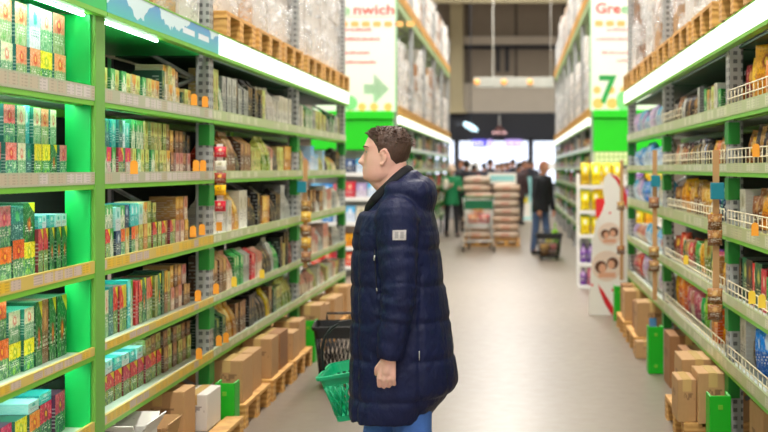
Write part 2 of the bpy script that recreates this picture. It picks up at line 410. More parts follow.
# ================================================================= racks
TOP, HB = 2.367, 2.218
LV_L = [(1.919, 1.837), (1.558, 1.485), (1.184, 1.112), (.822, .766), (.508, .444)]
LV_R = [(1.921, 1.835), (1.600, 1.530), (1.270, 1.180), (.885, .812), (.530, .445)]
DEPTH = 1.1
def rack(name, label, side, posts, levels, heads, rails, leds=(), second=None, shelf_d=.58, post_mats=None, back=True, upright=4.2):
    X = XL if side < 0 else XR
    def bx(mb, a, b, y0, y1, z0, z1, m=0):   # a, b: distance behind the front plane
        xa, xb = X + side*a, X + side*b
        mb.box(min(xa, xb), max(xa, xb), y0, y1, z0, z1, m)
    t = empty(name, (0, 0, 0)); tag(t, label, 'storage rack')
    for i, y in enumerate(posts):
        mt = (post_mats or {}).get(i, M['perf'])
        for a in ((-.018 if i in (post_mats or {}) else .0), DEPTH-.09):
            hw = .06 if i in (post_mats or {}) and a < .1 else .05
            mb = MB(); bx(mb, a, a+.08, y-hw, y+hw, 0, upright)
            u = mb.build('post', mt, parent=t, bevel=.006)
            if a < .1:
                f = MB(); bx(f, -.03, .12, y-.08, y+.08, 0, .012); f.build('foot_plate', M['steel'], parent=u)
                if back:      # green beam hooks that clasp the post at each level
                    for zt_, zb_ in levels:
                        h = MB(); bx(h, -.004, .06, y-.056, y+.056, zb_-.13, zb_-.01); h.build('beam_hook', M['green_hook'], parent=u)
        br = MB(); zz = .3
        while zz < upright-.6:
            br.tube([(X+side*.1, y, zz), (X+side*(DEPTH-.09), y, zz+.5)], .014, 6); br.tube([(X+side*(DEPTH-.09), y, zz+.5), (X+side*.1, y, zz+.9)], .014, 6); zz += .9
        br.build('lattice_brace', M['steel'], parent=t)
    for b in range(len(posts)-1):
        y0, y1 = posts[b]+.052, posts[b+1]-.052
        for li, (zt_, zb_) in enumerate(levels):
            s = MB(); bx(s, -.0005, shelf_d, y0+.001, y1-.001, zt_-.045, zt_-.02, 0)
            bx(s, .03, .07, y0, y1, zb_, zt_-.045, 1); bx(s, shelf_d-.04, shelf_d, y0, y1, zb_, zt_-.045, 1)
            sh = s.build('shelf', [M['deck'], M['green']], parent=t)
            rl = MB(); yy0, yy1 = posts[b]-(.0 if b else 0), posts[b+1]
            bx(rl, -.014, -.001, yy0+.003, yy1-.003, zb_+.021, zt_)
            rl.build('price_rail', rails[b] if not isinstance(rails[b], (list, tuple)) else rails[b][li], parent=sh)
            lp = MB(); bx(lp, -.012, -.001, yy0+.003, yy1-.003, zb_, zb_+.02); lp.build('green_lip', M['green'], parent=sh)
            if (b, li) in leds or (b, -1) in leds:
                f0, f1 = LEDSPAN[b]
                l = MB(); bx(l, .074, .089, f0, f1, zb_+.004, zb_+.016); l.build('light_strip', M['led'], parent=sh)
        # header at the top of the bay
        hd = MB(); bx(hd, -.045, -.002, posts[b]+.004, posts[b+1]-.004, HB+.022, TOP-.009)
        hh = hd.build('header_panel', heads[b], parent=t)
        e = MB(); bx(e, -.047, -.001, posts[b]+.004, posts[b+1]-.004, HB, HB+.02); bx(e, -.047, -.001, posts[b]+.004, posts[b+1]-.004, TOP-.008, TOP)
        e.build('header_edging', M['green'], parent=hh)
        dk = MB(); bx(dk, .056, DEPTH, y0, y1, TOP-.03, TOP-.002, 0); bx(dk, DEPTH-.05, DEPTH, y0, y1, HB, TOP-.03, 1)
        dk.build('storage_deck', [M['steel_pale'], M['green_panel']], parent=t)
        un = MB(); bx(un, .055, shelf_d, y0, y1, HB+.01, HB+.02); un.build('header_underside', M['green_panel'] if (b, 'h') in leds else M['green_shaded'], parent=t)
        if (b, 'h') in leds:
            f0, f1 = LEDSPAN[b]
            l = MB(); bx(l, .012, .024, f0, f1, HB-.010, HB-.001); l.build('light_strip', M['led'], parent=hh)
        if back:
            bp = MB(); bx(bp, shelf_d+.01, shelf_d+.025, y0, y1, .45, HB); bp.build('back_panel', M['back'], parent=t)
        if second:
            sb = MB(); bx(sb, -.01, .05, posts[b]+.01, posts[b+1]-.01, second-.12, second); bx(sb, DEPTH-.05, DEPTH, posts[b]+.01, posts[b+1]-.01, second-.12, second)
            bx(sb, .05, DEPTH-.05, y0, y1, second-.05, second-.03)
            sb.build('upper_beam', M['green_soft'], parent=t)
    return t
M['green_shaded'] = plain('painted_shade_green_enamel', (8, 72, 36), .5, 0, .05)  # header underside green with the shade below the header put into its colour
M['green_soft'] = plain('faded_green_beam', (150, 176, 120), .5, 0, .05)
M['teal_banner'] = None
def banner_mat():
    q = NT('teal_sky_banner'); o = q.coords('Object'); g = q.coords('Generated'); q.coords('Object')
    n = q.noise(q.vec, 2.6, 5); n2 = q.noise(q.vec, 14, 3)
    c = q.mix(g[2], lin((70, 196, 190)), lin((80, 150, 214)))
    c = q.mix(q.m('GREATER_THAN', q.m('ADD', n, q.m('MULTIPLY', g[2], .25)), .66), c, lin((214, 240, 244)))
    bars = q.m('MULTIPLY', q.m('GREATER_THAN', q.white(q.m('FLOOR', q.m('MULTIPLY', o[1], 26.)), '1D'), .4), q.m('LESS_THAN', q.m('ABSOLUTE', q.m('SUBTRACT', g[2], .5)), .13))
    bars = q.m('MULTIPLY', bars, q.m('LESS_THAN', q.m('ABSOLUTE', q.m('SUBTRACT', o[1], 6.5)), .3))
    c = q.mix(q.m('MULTIPLY', bars, .8), c, lin((250, 252, 255)))
    return q.out(c, .3)
M['teal_banner'] = banner_mat()
PL = [2.45, 5.105, 7.03, 9.83, 12.5]
PR = [3.85, 6.62, 9.5, 12.45]
LEDSPAN = {0: (2.6, 5.0), 1: (5.2, 6.02)}
leds = {(0, -1), (0, 'h'), (1, 'h'), (1, 0), (1, 1), (1, 2), (1, 3)}
r1 = rack('shelving_rack', 'long green coffee and tea rack with teal banner, beside the person in navy', -1, PL, LV_L,
     [M['green_panel'], M['teal_banner'], M['header_added_glow'], M['header_added_glow']],
     [[M['rail_tags'], M['rail_tags'], M['rail_gold'], M['rail_gold'], M['rail_gold']], [M['rail_tags'], M['rail_tags'], M['rail_gold'], M['rail_gold'], M['rail_gold']], M['rail_pale'], M['rail_pale']],
     leds=leds, post_mats={1: M['green_post']})
sp = MB(); sp.box(XL-.105, XL-.0, 5.028, 5.044, .05, HB-.001)
sp.build('side_panel', M['green_panel'], parent=r1)
r2 = rack('shelving_rack', 'green snack rack with cream wire guards and white header across the aisle', 1, PR, LV_R,
     [M['header_added_glow']]*3, [M['rail_pale']]*3)
PL2 = [18.05 + 2.8*i for i in range(6)]
PR2 = [18.75 + 2.8*i for i in range(7)]
r3 = rack('shelving_rack', 'distant two-storey rack behind the hanging Greenwich arrow sign', -1, PL2, LV_L, [M['header_added_glow']]*5, [M['rail_pale']]*5, second=4.1, upright=5.0)
r4 = rack('shelving_rack', 'distant two-storey rack running back from the green number 7 sign', 1, PR2, LV_R, [M['header_added_glow']]*6, [M['rail_pale']]*6, second=4.25, upright=5.2)
# cream wire guards along the snack shelves
def wire_guard(y0, y1, z, parent, x=XR-.006):
    mb = MB()
    for zz in (.03, .075): mb.tube([(x, y0, z+zz), (x, y1, z+zz)], .0035, 6)
    n = int((y1-y0)/.1)
    for i in range(n+1):
        y = y0 + (y1-y0)*i/n; mb.tube([(x, y, z-.01), (x, y, z+.078)], .0025, 5)
    return mb.build('wire_guard', M['cream_wire'], parent=parent)
for (b, li, f0, f1) in ((0, 0, 0, 1), (0, 1, 0, 1), (0, 2, 0, 1), (0, 3, 0, 1), (0, 4, 0, 1), (1, 0, .62, .98), (1, 1, 0, 1), (1, 2, 0, .9), (1, 3, 0, .95), (1, 4, .0, .96)):
    shs = [o for o in bpy.data.objects if o.parent == r2 and o.name.split('.')[0] == 'shelf']
    sh = shs[b*5 + li]; y0, y1 = PR[b]+.06, PR[b+1]-.06
    wire_guard(y0+(y1-y0)*f0, y0+(y1-y0)*f1, LV_R[li][0], sh)
# cables of the light strips
# ================================================================= packaged goods
# variant: words, base, band, options for the print, colour of the narrow sides
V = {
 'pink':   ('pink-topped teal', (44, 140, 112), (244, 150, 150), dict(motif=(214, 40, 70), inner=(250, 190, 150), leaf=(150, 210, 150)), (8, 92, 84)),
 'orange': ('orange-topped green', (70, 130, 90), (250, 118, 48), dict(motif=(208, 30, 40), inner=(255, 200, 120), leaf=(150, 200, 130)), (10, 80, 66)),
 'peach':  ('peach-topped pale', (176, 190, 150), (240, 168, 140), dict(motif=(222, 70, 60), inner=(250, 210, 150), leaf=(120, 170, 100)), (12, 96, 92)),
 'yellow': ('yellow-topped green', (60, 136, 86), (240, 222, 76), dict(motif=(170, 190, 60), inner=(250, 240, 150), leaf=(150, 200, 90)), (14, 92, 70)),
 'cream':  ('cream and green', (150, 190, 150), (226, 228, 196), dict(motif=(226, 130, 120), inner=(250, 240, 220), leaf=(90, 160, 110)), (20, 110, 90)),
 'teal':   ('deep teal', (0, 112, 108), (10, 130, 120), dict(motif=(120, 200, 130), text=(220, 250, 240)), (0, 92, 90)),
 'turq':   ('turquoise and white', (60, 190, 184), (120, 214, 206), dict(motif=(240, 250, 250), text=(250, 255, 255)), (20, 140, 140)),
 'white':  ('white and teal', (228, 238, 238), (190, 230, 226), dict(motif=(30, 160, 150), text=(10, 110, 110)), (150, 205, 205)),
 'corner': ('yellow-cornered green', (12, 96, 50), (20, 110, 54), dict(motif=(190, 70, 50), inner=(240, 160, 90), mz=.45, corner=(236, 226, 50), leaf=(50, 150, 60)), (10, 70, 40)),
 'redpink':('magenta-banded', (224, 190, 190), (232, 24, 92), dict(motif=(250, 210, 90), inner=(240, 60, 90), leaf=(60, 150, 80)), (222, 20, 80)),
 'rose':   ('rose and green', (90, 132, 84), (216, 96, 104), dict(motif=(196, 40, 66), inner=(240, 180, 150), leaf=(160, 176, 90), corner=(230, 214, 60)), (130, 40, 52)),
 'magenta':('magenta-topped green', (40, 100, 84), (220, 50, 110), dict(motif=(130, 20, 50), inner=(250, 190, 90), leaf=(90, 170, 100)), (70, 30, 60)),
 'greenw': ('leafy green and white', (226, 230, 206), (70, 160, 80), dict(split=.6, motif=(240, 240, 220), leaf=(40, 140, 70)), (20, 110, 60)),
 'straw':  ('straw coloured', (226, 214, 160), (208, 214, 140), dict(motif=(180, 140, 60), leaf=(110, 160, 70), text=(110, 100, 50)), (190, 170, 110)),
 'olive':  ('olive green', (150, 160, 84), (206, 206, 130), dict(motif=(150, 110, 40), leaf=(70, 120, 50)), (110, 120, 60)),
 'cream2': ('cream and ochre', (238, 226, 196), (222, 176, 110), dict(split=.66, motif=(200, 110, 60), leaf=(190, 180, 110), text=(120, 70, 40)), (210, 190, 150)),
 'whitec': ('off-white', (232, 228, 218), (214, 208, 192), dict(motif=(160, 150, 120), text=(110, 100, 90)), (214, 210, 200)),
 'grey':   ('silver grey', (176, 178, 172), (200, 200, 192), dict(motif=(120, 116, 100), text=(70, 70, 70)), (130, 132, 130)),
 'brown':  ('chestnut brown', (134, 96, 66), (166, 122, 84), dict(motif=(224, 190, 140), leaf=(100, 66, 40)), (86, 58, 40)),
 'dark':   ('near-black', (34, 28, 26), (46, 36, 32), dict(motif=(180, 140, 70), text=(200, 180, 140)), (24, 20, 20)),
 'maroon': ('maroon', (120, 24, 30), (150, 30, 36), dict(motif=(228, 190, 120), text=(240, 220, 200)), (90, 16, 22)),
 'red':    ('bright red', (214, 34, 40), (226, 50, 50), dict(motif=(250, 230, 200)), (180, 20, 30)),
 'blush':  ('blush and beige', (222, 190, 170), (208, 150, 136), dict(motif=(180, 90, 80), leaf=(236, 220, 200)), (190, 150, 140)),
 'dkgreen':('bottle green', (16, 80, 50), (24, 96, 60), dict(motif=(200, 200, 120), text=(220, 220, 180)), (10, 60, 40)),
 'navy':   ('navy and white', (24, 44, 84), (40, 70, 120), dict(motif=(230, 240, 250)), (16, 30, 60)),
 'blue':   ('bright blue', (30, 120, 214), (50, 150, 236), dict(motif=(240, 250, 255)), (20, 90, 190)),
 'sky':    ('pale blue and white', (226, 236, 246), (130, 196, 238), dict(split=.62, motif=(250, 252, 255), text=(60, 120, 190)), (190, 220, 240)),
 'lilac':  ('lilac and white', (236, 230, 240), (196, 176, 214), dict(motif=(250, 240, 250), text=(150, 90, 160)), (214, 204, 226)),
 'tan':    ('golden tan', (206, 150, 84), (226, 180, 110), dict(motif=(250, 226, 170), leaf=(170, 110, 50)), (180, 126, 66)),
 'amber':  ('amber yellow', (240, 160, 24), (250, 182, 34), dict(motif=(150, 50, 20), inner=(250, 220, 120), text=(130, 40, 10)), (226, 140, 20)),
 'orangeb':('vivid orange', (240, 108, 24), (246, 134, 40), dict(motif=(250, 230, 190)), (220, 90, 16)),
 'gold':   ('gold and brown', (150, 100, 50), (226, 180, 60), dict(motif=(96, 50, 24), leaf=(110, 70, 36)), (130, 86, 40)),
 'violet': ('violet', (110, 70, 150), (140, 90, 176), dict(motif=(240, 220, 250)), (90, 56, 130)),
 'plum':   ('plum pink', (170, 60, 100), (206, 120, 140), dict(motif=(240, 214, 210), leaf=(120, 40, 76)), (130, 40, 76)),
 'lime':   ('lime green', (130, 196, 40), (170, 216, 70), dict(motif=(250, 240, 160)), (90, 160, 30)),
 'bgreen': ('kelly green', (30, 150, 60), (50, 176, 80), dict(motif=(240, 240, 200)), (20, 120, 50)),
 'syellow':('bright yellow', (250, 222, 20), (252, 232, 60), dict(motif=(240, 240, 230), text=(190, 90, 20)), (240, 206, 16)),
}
VM = {}
def vmats(v):
    if v not in VM:
        w, base, band, kw, side = V[v]
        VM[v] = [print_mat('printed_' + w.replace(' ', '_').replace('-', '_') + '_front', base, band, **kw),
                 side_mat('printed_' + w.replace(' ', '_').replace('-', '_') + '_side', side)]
    return VM[v]
def m_carton(w, d, h):
    return MB().box(-d/2, d/2, -w/2, w/2, 0, h, 1, mats={'+x': 0, '-x': 0})
def m_bag(w, d, h):          # pillow bag: crimped top and bottom, swollen middle
    mb = MB(); rs = []; rr = random.Random(int(w*1000+h*777))
    for i, t in enumerate((0, .03, .08, .2, .4, .6, .78, .9, .96, 1)):
        th = d/2 * max(.06, math.sin(PI*min(1, max(0, (t-.0)/1.0)))**.55) if 0 < t < 1 else d*.03
        ww = w/2 * (1 - .07*math.sin(PI*t))
        ring = []
        for j in range(14):
            a = 2*PI*j/14; ca, sa = math.cos(a), math.sin(a)
            ring.append((th*math.copysign(abs(ca)**.8, ca)*(1+rr.uniform(-.08, .08)), ww*math.copysign(abs(sa)**.6, sa), h*t))
        rs.append(ring)
    mb.rings(rs, 0); return mb
def m_pouch(w, d, h):        # standing pouch with flat base, folded top
    mb = MB(); rs = []
    for t, k, ww in ((0, .86, .96), (.02, 1, 1), (.3, .98, 1), (.6, .8, .99), (.8, .45, .98), (.9, .12, .97), (1, .06, .96)):
        th = d/2*k; x = w/2*ww; rs.append([(th, -x*.92, h*t), (th*.9, -x, h*t), (-th*.9, -x, h*t), (-th, -x*.92, h*t), (-th, x*.92, h*t), (-th*.9, x, h*t), (th*.9, x, h*t), (th, x*.92, h*t)])
    mb.rings(rs, 0, smooth=False); return mb
def m_brick(w, d, h):        # vacuum brick with a folded gable top
    mb = MB(); x, y = d/2, w/2
    rs = [[(x, -y, 0), (x, y, 0), (-x, y, 0), (-x, -y, 0)], [(x, -y, h*.8), (x, y, h*.8), (-x, y, h*.8), (-x, -y, h*.8)],
          [(x*.3, -y, h*.93), (x*.3, y, h*.93), (-x*.3, y, h*.93), (-x*.3, -y, h*.93)], [(x*.12, -y, h), (x*.12, y, h), (-x*.12, y, h), (-x*.12, -y, h)]]
    mb.rings(rs, 0, smooth=False)
    for k, f in enumerate(mb.f):
        ys = [mb.v[i][1] for i in f]
        if max(ys)-min(ys) < 1e-6: mb.m[k] = 1
    return mb
def m_jar(w, d, h):
    r = w/2
    return MB().lathe([(r*.9, 0), (r, .006), (r, h*.68), (r*.72, h*.8), (r*.72, h*.82)], 14, 0).lathe([(r*.8, h*.82), (r*.8, h), (r*.76, h)], 14, 1)
def m_bottle(w, d, h):
    r = w/2
    return MB().lathe([(r*.92, 0), (r, .008), (r, h*.62), (r*.5, h*.8), (r*.34, h*.86)], 12, 0).lathe([(r*.4, h*.86), (r*.4, h), (r*.36, h)], 12, 1)
SH = {'box': ('tea_box', 'tea box', m_carton), 'slim': ('tea_carton', 'slim carton', m_carton), 'flat': ('flat_tea_pack', 'flat pack', m_carton),
      'pack': ('coffee_pack', 'coffee pack', m_brick), 'pouch': ('coffee_pouch', 'pouch', m_pouch), 'bag': ('snack_bag', 'snack bag', m_bag),
      'jar': ('coffee_jar', 'jar', m_jar), 'bottle': ('bottle', 'bottle', m_bottle), 'pk': ('nappy_pack', 'nappy pack', m_bag),
      'case': ('case', 'case', m_carton), 'crtn': ('carton', 'carton', m_carton)}
MESH = {}
def gmesh(shape, v, w, d, h):
    key = (shape, v, round(w, 3), round(d, 3), round(h, 3))
    if key not in MESH: MESH[key] = SH[shape][2](w, d, h).mesh(SH[shape][0], vmats(v))
    return MESH[key]
ORD = 'first second third fourth fifth sixth seventh eighth ninth tenth eleventh twelfth thirteenth fourteenth fifteenth sixteenth seventeenth eighteenth nineteenth twentieth twenty-first twenty-second twenty-third twenty-fourth twenty-fifth twenty-sixth twenty-seventh twenty-eighth twenty-ninth thirtieth thirty-first thirty-second thirty-third thirty-fourth thirty-fifth thirty-sixth thirty-seventh thirty-eighth thirty-ninth fortieth'.split() + ['forty-' + o for o in 'first second third fourth fifth sixth seventh eighth ninth'.split()] + ['fiftieth'] + ['fifty-' + o for o in 'first second third fourth fifth sixth seventh eighth ninth'.split()]
ROWS = {}
def put(row, shape, v, y, z, w, d, h, side, back=.03, lean=0., yaw=0., X=None):
    x = (XL if side < 0 else XR) + side*(back + d/2) if X is None else X
    ROWS.setdefault(row, []).append((y, shape, v, x, z, w, d, h, side, lean, yaw))
def flush():
    for (bay, shelf, tier), items in ROWS.items():
        items.sort(key=lambda q: q[0])
        for i, (y, shape, v, x, z, w, d, h, side, lean, yaw) in enumerate(items):
            nm, words_, _ = SH[shape]
            o = bpy.data.objects.new(nm, gmesh(shape, v, w, d, h)); C.objects.link(o)
            o.location = (x, y, z + .5*abs(math.sin(lean))*w); o.rotation_euler = (lean, 0, (0 if side < 0 else PI) + yaw)
            lab = '%s %s%s, %s from near end of %s shelf, %s' % (V[v][0], words_, tier, ORD[i], shelf, bay)
            if len(lab.split()) > 16: lab = lab.replace(' from near end of', ' along')
            if len(lab.split()) > 16: print('LONG', lab)
            tag(o, lab, SHC.get(shape, 'package'), '%s on the %s shelf, %s' % (nm.replace('_', ' '), shelf, bay))
SHC = {'box': 'tea box', 'slim': 'carton', 'flat': 'package', 'pack': 'coffee', 'pouch': 'pouch', 'bag': 'snack bag', 'jar': 'jar', 'bottle': 'bottle', 'pk': 'nappies', 'case': 'package', 'crtn': 'carton'}
SN = ['top', 'second', 'middle', 'fourth', 'bottom']
def DZ(lv, i): return lv[i][0] - .019
B0 = 'first tea bay'
def run(bay, li, tier, lv, y_far, seq, z=None, side=-1, d=.15, back=.03, jit=.002, stop=None, gap=.002):
    """Lay goods from the far end towards the near end. seq: (shape, variant, width, height[, second tier (shape, variant, height)])."""
    y = y_far; zz = DZ(lv, li) if z is None else z
    for it in seq:
        shape, v, w, h = it[:4]
        if stop is not None and y - w < stop: break
        b = back + R.uniform(0, .012) + (.05 if side < 0 else 0)
        dd = d if shape not in ('jar', 'bottle') else w
        bagl = shape in ('bag', 'pouch') and side > 0
        if bagl: dd = .06; b = back + .045 + R.uniform(0, .01)
        put((bay, SN[li], tier), shape, v, y - w/2, zz, (w - .002)*(.9 if bagl else 1), dd, h*(R.choice((.88, 1, 1.1)) if bagl else 1), side, b, (R.choice((-.12, -.05, 0, .06)) if bagl else 0), (R.uniform(.34, .6) if bagl else R.uniform(.02, .08) if side < 0 and bay == B0 else R.uniform(.01, .07)))
        if len(it) > 4:
            s2, v2, h2 = it[4]
            put((bay, SN[li], ' stacked'), s2, v2, y - w/2, zz + h + .001, w - .003, dd*.97, h2, side, b + R.uniform(0, .008), 0, R.uniform(.02, .07) if bay == B0 else R.uniform(.01, .06))
        y -= w + gap
    return y
# ---------- first bay of the tea rack (lit by its strips, closed by the green panel)
B0 = 'first tea bay'
yF = 4.985
def st(v, h): return ('box', v, h)
bx = 'box'
run(B0, 0, '', LV_L, yF, [(bx, 'peach', .135, .14, st('peach', .165)), (bx, 'yellow', .135, .138, st('cream', .165)), (bx, 'peach', .115, .138, st('white', .165)), (bx, 'peach', .12, .138, st('peach', .16)),
    (bx, 'cream', .13, .138, st('peach', .16)), (bx, 'peach', .13, .138, st('cream', .16)), (bx, 'pink', .13, .138, st('peach', .16)), (bx, 'peach', .13, .138), (bx, 'cream', .13, .138), (bx, 'peach', .13, .138)], stop=3.3)
run(B0, 1, '', LV_L, yF, [(bx, 'pink', .085, .13), (bx, 'corner', .075, .13, st('cream', .14)), (bx, 'yellow', .09, .13, st('peach', .14)), (bx, 'yellow', .085, .13, st('cream', .14)), (bx, 'teal', .06, .13, st('turq', .145)), (bx, 'cream', .09, .13, st('cream', .14)),
    (bx, 'pink', .115, .13, st('pink', .14)), (bx, 'pink', .115, .13, st('pink', .14)), (bx, 'orange', .115, .13, st('pink', .14)), (bx, 'pink', .115, .13, st('pink', .14)), (bx, 'cream', .115, .13), (bx, 'pink', .115, .13), (bx, 'pink', .115, .13)], stop=3.3)
run(B0, 2, '', LV_L, yF, [(bx, 'corner', .06, .17, st('white', .05)), (bx, 'corner', .06, .17, st('white', .05)), (bx, 'corner', .06, .17, st('turq', .05)), (bx, 'rose', .055, .17, st('white', .05)), (bx, 'rose', .055, .17, st('turq', .05)), (bx, 'yellow', .12, .125, st('corner', .15)),
    (bx, 'orange', .12, .14, st('teal', .125)), (bx, 'orange', .13, .12, st('pink', .15)), (bx, 'orange', .13, .115, st('pink', .14)), (bx, 'pink', .13, .115, st('orange', .14)), (bx, 'pink', .13, .115), (bx, 'pink', .13, .115), (bx, 'orange', .13, .115)], stop=3.3)
run(B0, 3, '', LV_L, yF, [('slim', 'corner', .11, .25), ('slim', 'corner', .075, .25), ('slim', 'brown', .07, .25), ('slim', 'corner', .07, .25), (bx, 'yellow', .11, .118, st('cream', .118)), (bx, 'yellow', .115, .118, st('cream', .118)),
    (bx, 'orange', .125, .145, st('orange', .145)), (bx, 'orange', .125, .14, st('orange', .14)), (bx, 'orange', .125, .14, st('orange', .14)), (bx, 'orange', .125, .14), (bx, 'yellow', .125, .14), (bx, 'orange', .125, .14)], stop=3.3)
run(B0, 4, '', LV_L, yF, [(bx, 'magenta', .13, .165), (bx, 'magenta', .14, .15, ('flat', 'turq', .04)), (bx, 'orange', .12, .14, ('flat', 'white', .04)), (bx, 'yellow', .12, .14), (bx, 'magenta', .12, .14), (bx, 'orange', .12, .14), (bx, 'yellow', .12, .14), (bx, 'magenta', .12, .14)], stop=3.5)
# ---------- second bay (teal banner)
B1 = 'bannered tea bay'
def seq(spec):
    out = []
    for s in spec.split():
        q = s.split(':'); shape, v = q[0], q[1]; w, h = float(q[2])/1000, float(q[3])/1000
        if len(q) > 4: out.append((shape, v, w, h, (q[4], q[5], float(q[6])/1000)))
        else: out.append((shape, v, w, h))
    return out[::-1]       # written near to far
y1 = 6.9
run(B1, 0, '', LV_L, y1, seq('box:rose:70:135 box:greenw:80:135 box:redpink:110:135 box:straw:80:135 box:greenw:75:135 box:straw:80:135 box:greenw:75:135 box:straw:80:132 box:cream2:75:132 box:straw:80:132 box:greenw:75:130 box:straw:80:130 box:cream2:75:130 box:cream2:85:130 box:dkgreen:60:190 box:whitec:70:125:box:cream2:100 box:cream2:80:125:box:straw:100 box:whitec:80:120:box:cream2:100 box:cream2:80:120:box:brown:90 box:dkgreen:50:100 box:straw:75:120 box:cream2:75:120'))
run(B1, 1, '', LV_L, y1, seq('box:greenw:70:135:box:teal:120 box:redpink:75:132:box:teal:130 box:greenw:70:132:box:turq:130 box:rose:70:132:box:teal:130 box:dkgreen:60:132:box:white:130 box:redpink:80:132:box:turq:120 box:straw:70:132:box:greenw:140 box:greenw:70:130:box:greenw:140 box:straw:70:130:box:greenw:140 box:olive:70:130:box:straw:140 box:greenw:70:130:box:olive:140 box:straw:70:130:box:straw:140 box:olive:70:130:box:straw:140 box:straw:70:130:box:olive:140 box:cream2:70:130:box:brown:140 box:brown:80:120:box:tan:120 box:blush:80:120:box:brown:120 box:blush:80:120:box:brown:120 box:brown:80:120:box:dark:120 box:blush:80:120:box:dark:100'))
run(B1, 2, '', LV_L, y1, seq('box:rose:65:130:box:greenw:110 box:greenw:60:130:box:greenw:110 box:navy:80:115:box:white:110 box:orange:70:120:box:greenw:110 box:cream2:65:122:box:navy:110 box:orange:70:125:box:turq:110 box:cream2:70:125:box:turq:110 box:olive:70:128:box:white:100 box:tan:70:128:box:cream2:110 box:olive:70:130:box:olive:110 box:rose:70:130:box:olive:100 box:olive:70:130 box:rose:70:130 box:brown:70:130 box:rose:70:130 box:olive:60:130 box:blush:80:120:box:tan:130 box:blush:80:120:box:tan:130 box:tan:80:120:box:blush:130 box:dark:60:100'))
run(B1, 3, '', LV_L, y1, seq('slim:pink:60:215 slim:greenw:65:215 slim:cream:60:215 slim:teal:70:225 slim:rose:70:215 slim:rose:65:215 slim:yellow:50:215 slim:turq:60:230 slim:greenw:60:225 slim:red:50:215 slim:rose:60:215 slim:corner:65:220 slim:peach:60:215 slim:rose:65:215 slim:olive:60:215 slim:corner:60:220 slim:dkgreen:50:230 slim:gold:60:225 slim:olive:60:215 box:blush:80:120:box:tan:120 box:brown:80:120:box:brown:120 box:blush:80:120:box:tan:110 box:brown:80:120:box:blush:110 box:brown:80:110'))
run(B1, 4, '', LV_L, y1, seq('box:rose:110:135:flat:white:60 box:rose:100:138:flat:white:60 box:rose:110:138:flat:turq:60 box:rose:110:138:flat:white:55 box:rose:110:138:flat:turq:55 box:rose:105:138:flat:white:55 box:rose:105:138:box:olive:80 box:rose:100:136:box:brown:85 box:rose:100:134:box:olive:85 box:brown:100:134:box:brown:85 box:olive:90:132:box:olive:85 box:brown:90:130:box:brown:85 box:olive:90:130:box:olive:80 box:brown:90:130:box:brown:80 box:olive:80:130:box:brown:80'))
# the loose goods lying on top of the slim cartons, and the dark spaces above, stay as the photo has them
# ---------- third and fourth bays: coffee, in upright packs of many makes
B2, B3 = 'coffee bay', 'end coffee bay'
def mixed(bay, li, lv, y0, y1, pal, hr, side=-1, shapes=('pack', 'pouch', 'crtn'), wr=(.075, .12), d=.14, gaps=.06, runs=(1, 3), back=.035, hmax=None):
    y = y1
    while y - wr[1] > y0:
        v = R.choice(pal); sh = R.choice(shapes); w = R.uniform(*wr); h = R.uniform(*hr)
        if sh in ('jar', 'bottle'): w = min(w, .085)
        for k in range(R.randint(*runs)):
            if y - w < y0: break
            put((bay, SN[li], ''), sh, v, y - w/2, DZ(lv, li), w - .003, d if sh not in ('jar', 'bottle') else w-.003, h, side, back + R.uniform(0, .015), 0, R.uniform(-.03, .03))
            y -= w + .003
        if R.random() < gaps: y -= R.uniform(.04, .1)
P2 = [['whitec', 'whitec', 'grey', 'greenw', 'whitec', 'dark', 'dark', 'straw', 'whitec', 'grey'], ['cream2', 'straw', 'brown', 'dark', 'maroon', 'olive', 'blush', 'straw', 'tan'],
      ['grey', 'dark', 'whitec', 'maroon', 'whitec', 'tan', 'grey', 'dark'], ['blush', 'dark', 'maroon', 'brown', 'red', 'bgreen', 'straw', 'whitec', 'grey'], ['straw', 'olive', 'brown', 'dark', 'syellow', 'dkgreen', 'olive', 'tan']]
P3 = [['whitec', 'greenw', 'straw', 'grey'], ['straw', 'cream2', 'dark', 'sky', 'blush', 'olive'], ['whitec', 'grey', 'blush', 'brown', 'whitec'], ['grey', 'blush', 'brown', 'dark', 'olive'], ['blush', 'straw', 'brown', 'whitec']]
HR = [(.22, .28), (.18, .27), (.2, .29), (.2, .28), (.18, .22)]
for li in range(5):
    mixed(B2, li, LV_L, 7.08, 9.74, P2[li], HR[li])
    mixed(B3, li, LV_L, 9.9, 12.42, P3[li], (HR[li][0]-.04, HR[li][1]-.03))
# ---------- snack rack
N0, N1, N2 = 'near snack bay', 'middle snack bay', 'nappy bay'
kw = dict(side=1)
def rrun(bay, li, y_far, spec, d=.13, z=None, tier=''):
    run(bay, li, tier, LV_R, y_far, seq(spec), side=1, d=d, back=.05, z=z)
rrun(N0, 0, 6.54, 'bag:amber:200:250 bag:orangeb:190:240 bag:amber:230:280 bag:amber:170:260 bag:maroon:120:230')
rrun(N0, 1, 6.54, 'pouch:brown:150:180 jar:dark:100:180 jar:gold:100:180 pouch:dark:150:200 pouch:brown:110:190 pouch:dark:130:200 pouch:gold:100:180 pouch:brown:120:190')
rrun(N0, 2, 6.54, 'pouch:gold:170:220 pouch:brown:150:220 bag:gold:170:230 pouch:amber:140:210 pouch:brown:120:200 bag:brown:140:200 slim:whitec:150:210')
rrun(N0, 3, 6.54, 'slim:bgreen:130:180 slim:red:120:210 slim:dkgreen:140:230 slim:red:90:220 slim:dark:130:230 slim:dkgreen:150:230 slim:dark:60:220')
rrun(N0, 4, 6.54, 'bag:blue:180:200 bag:blue:200:240 bag:dkgreen:120:200 bag:blue:190:230 bag:blue:150:200 bag:dark:80:200 slim:whitec:150:260')
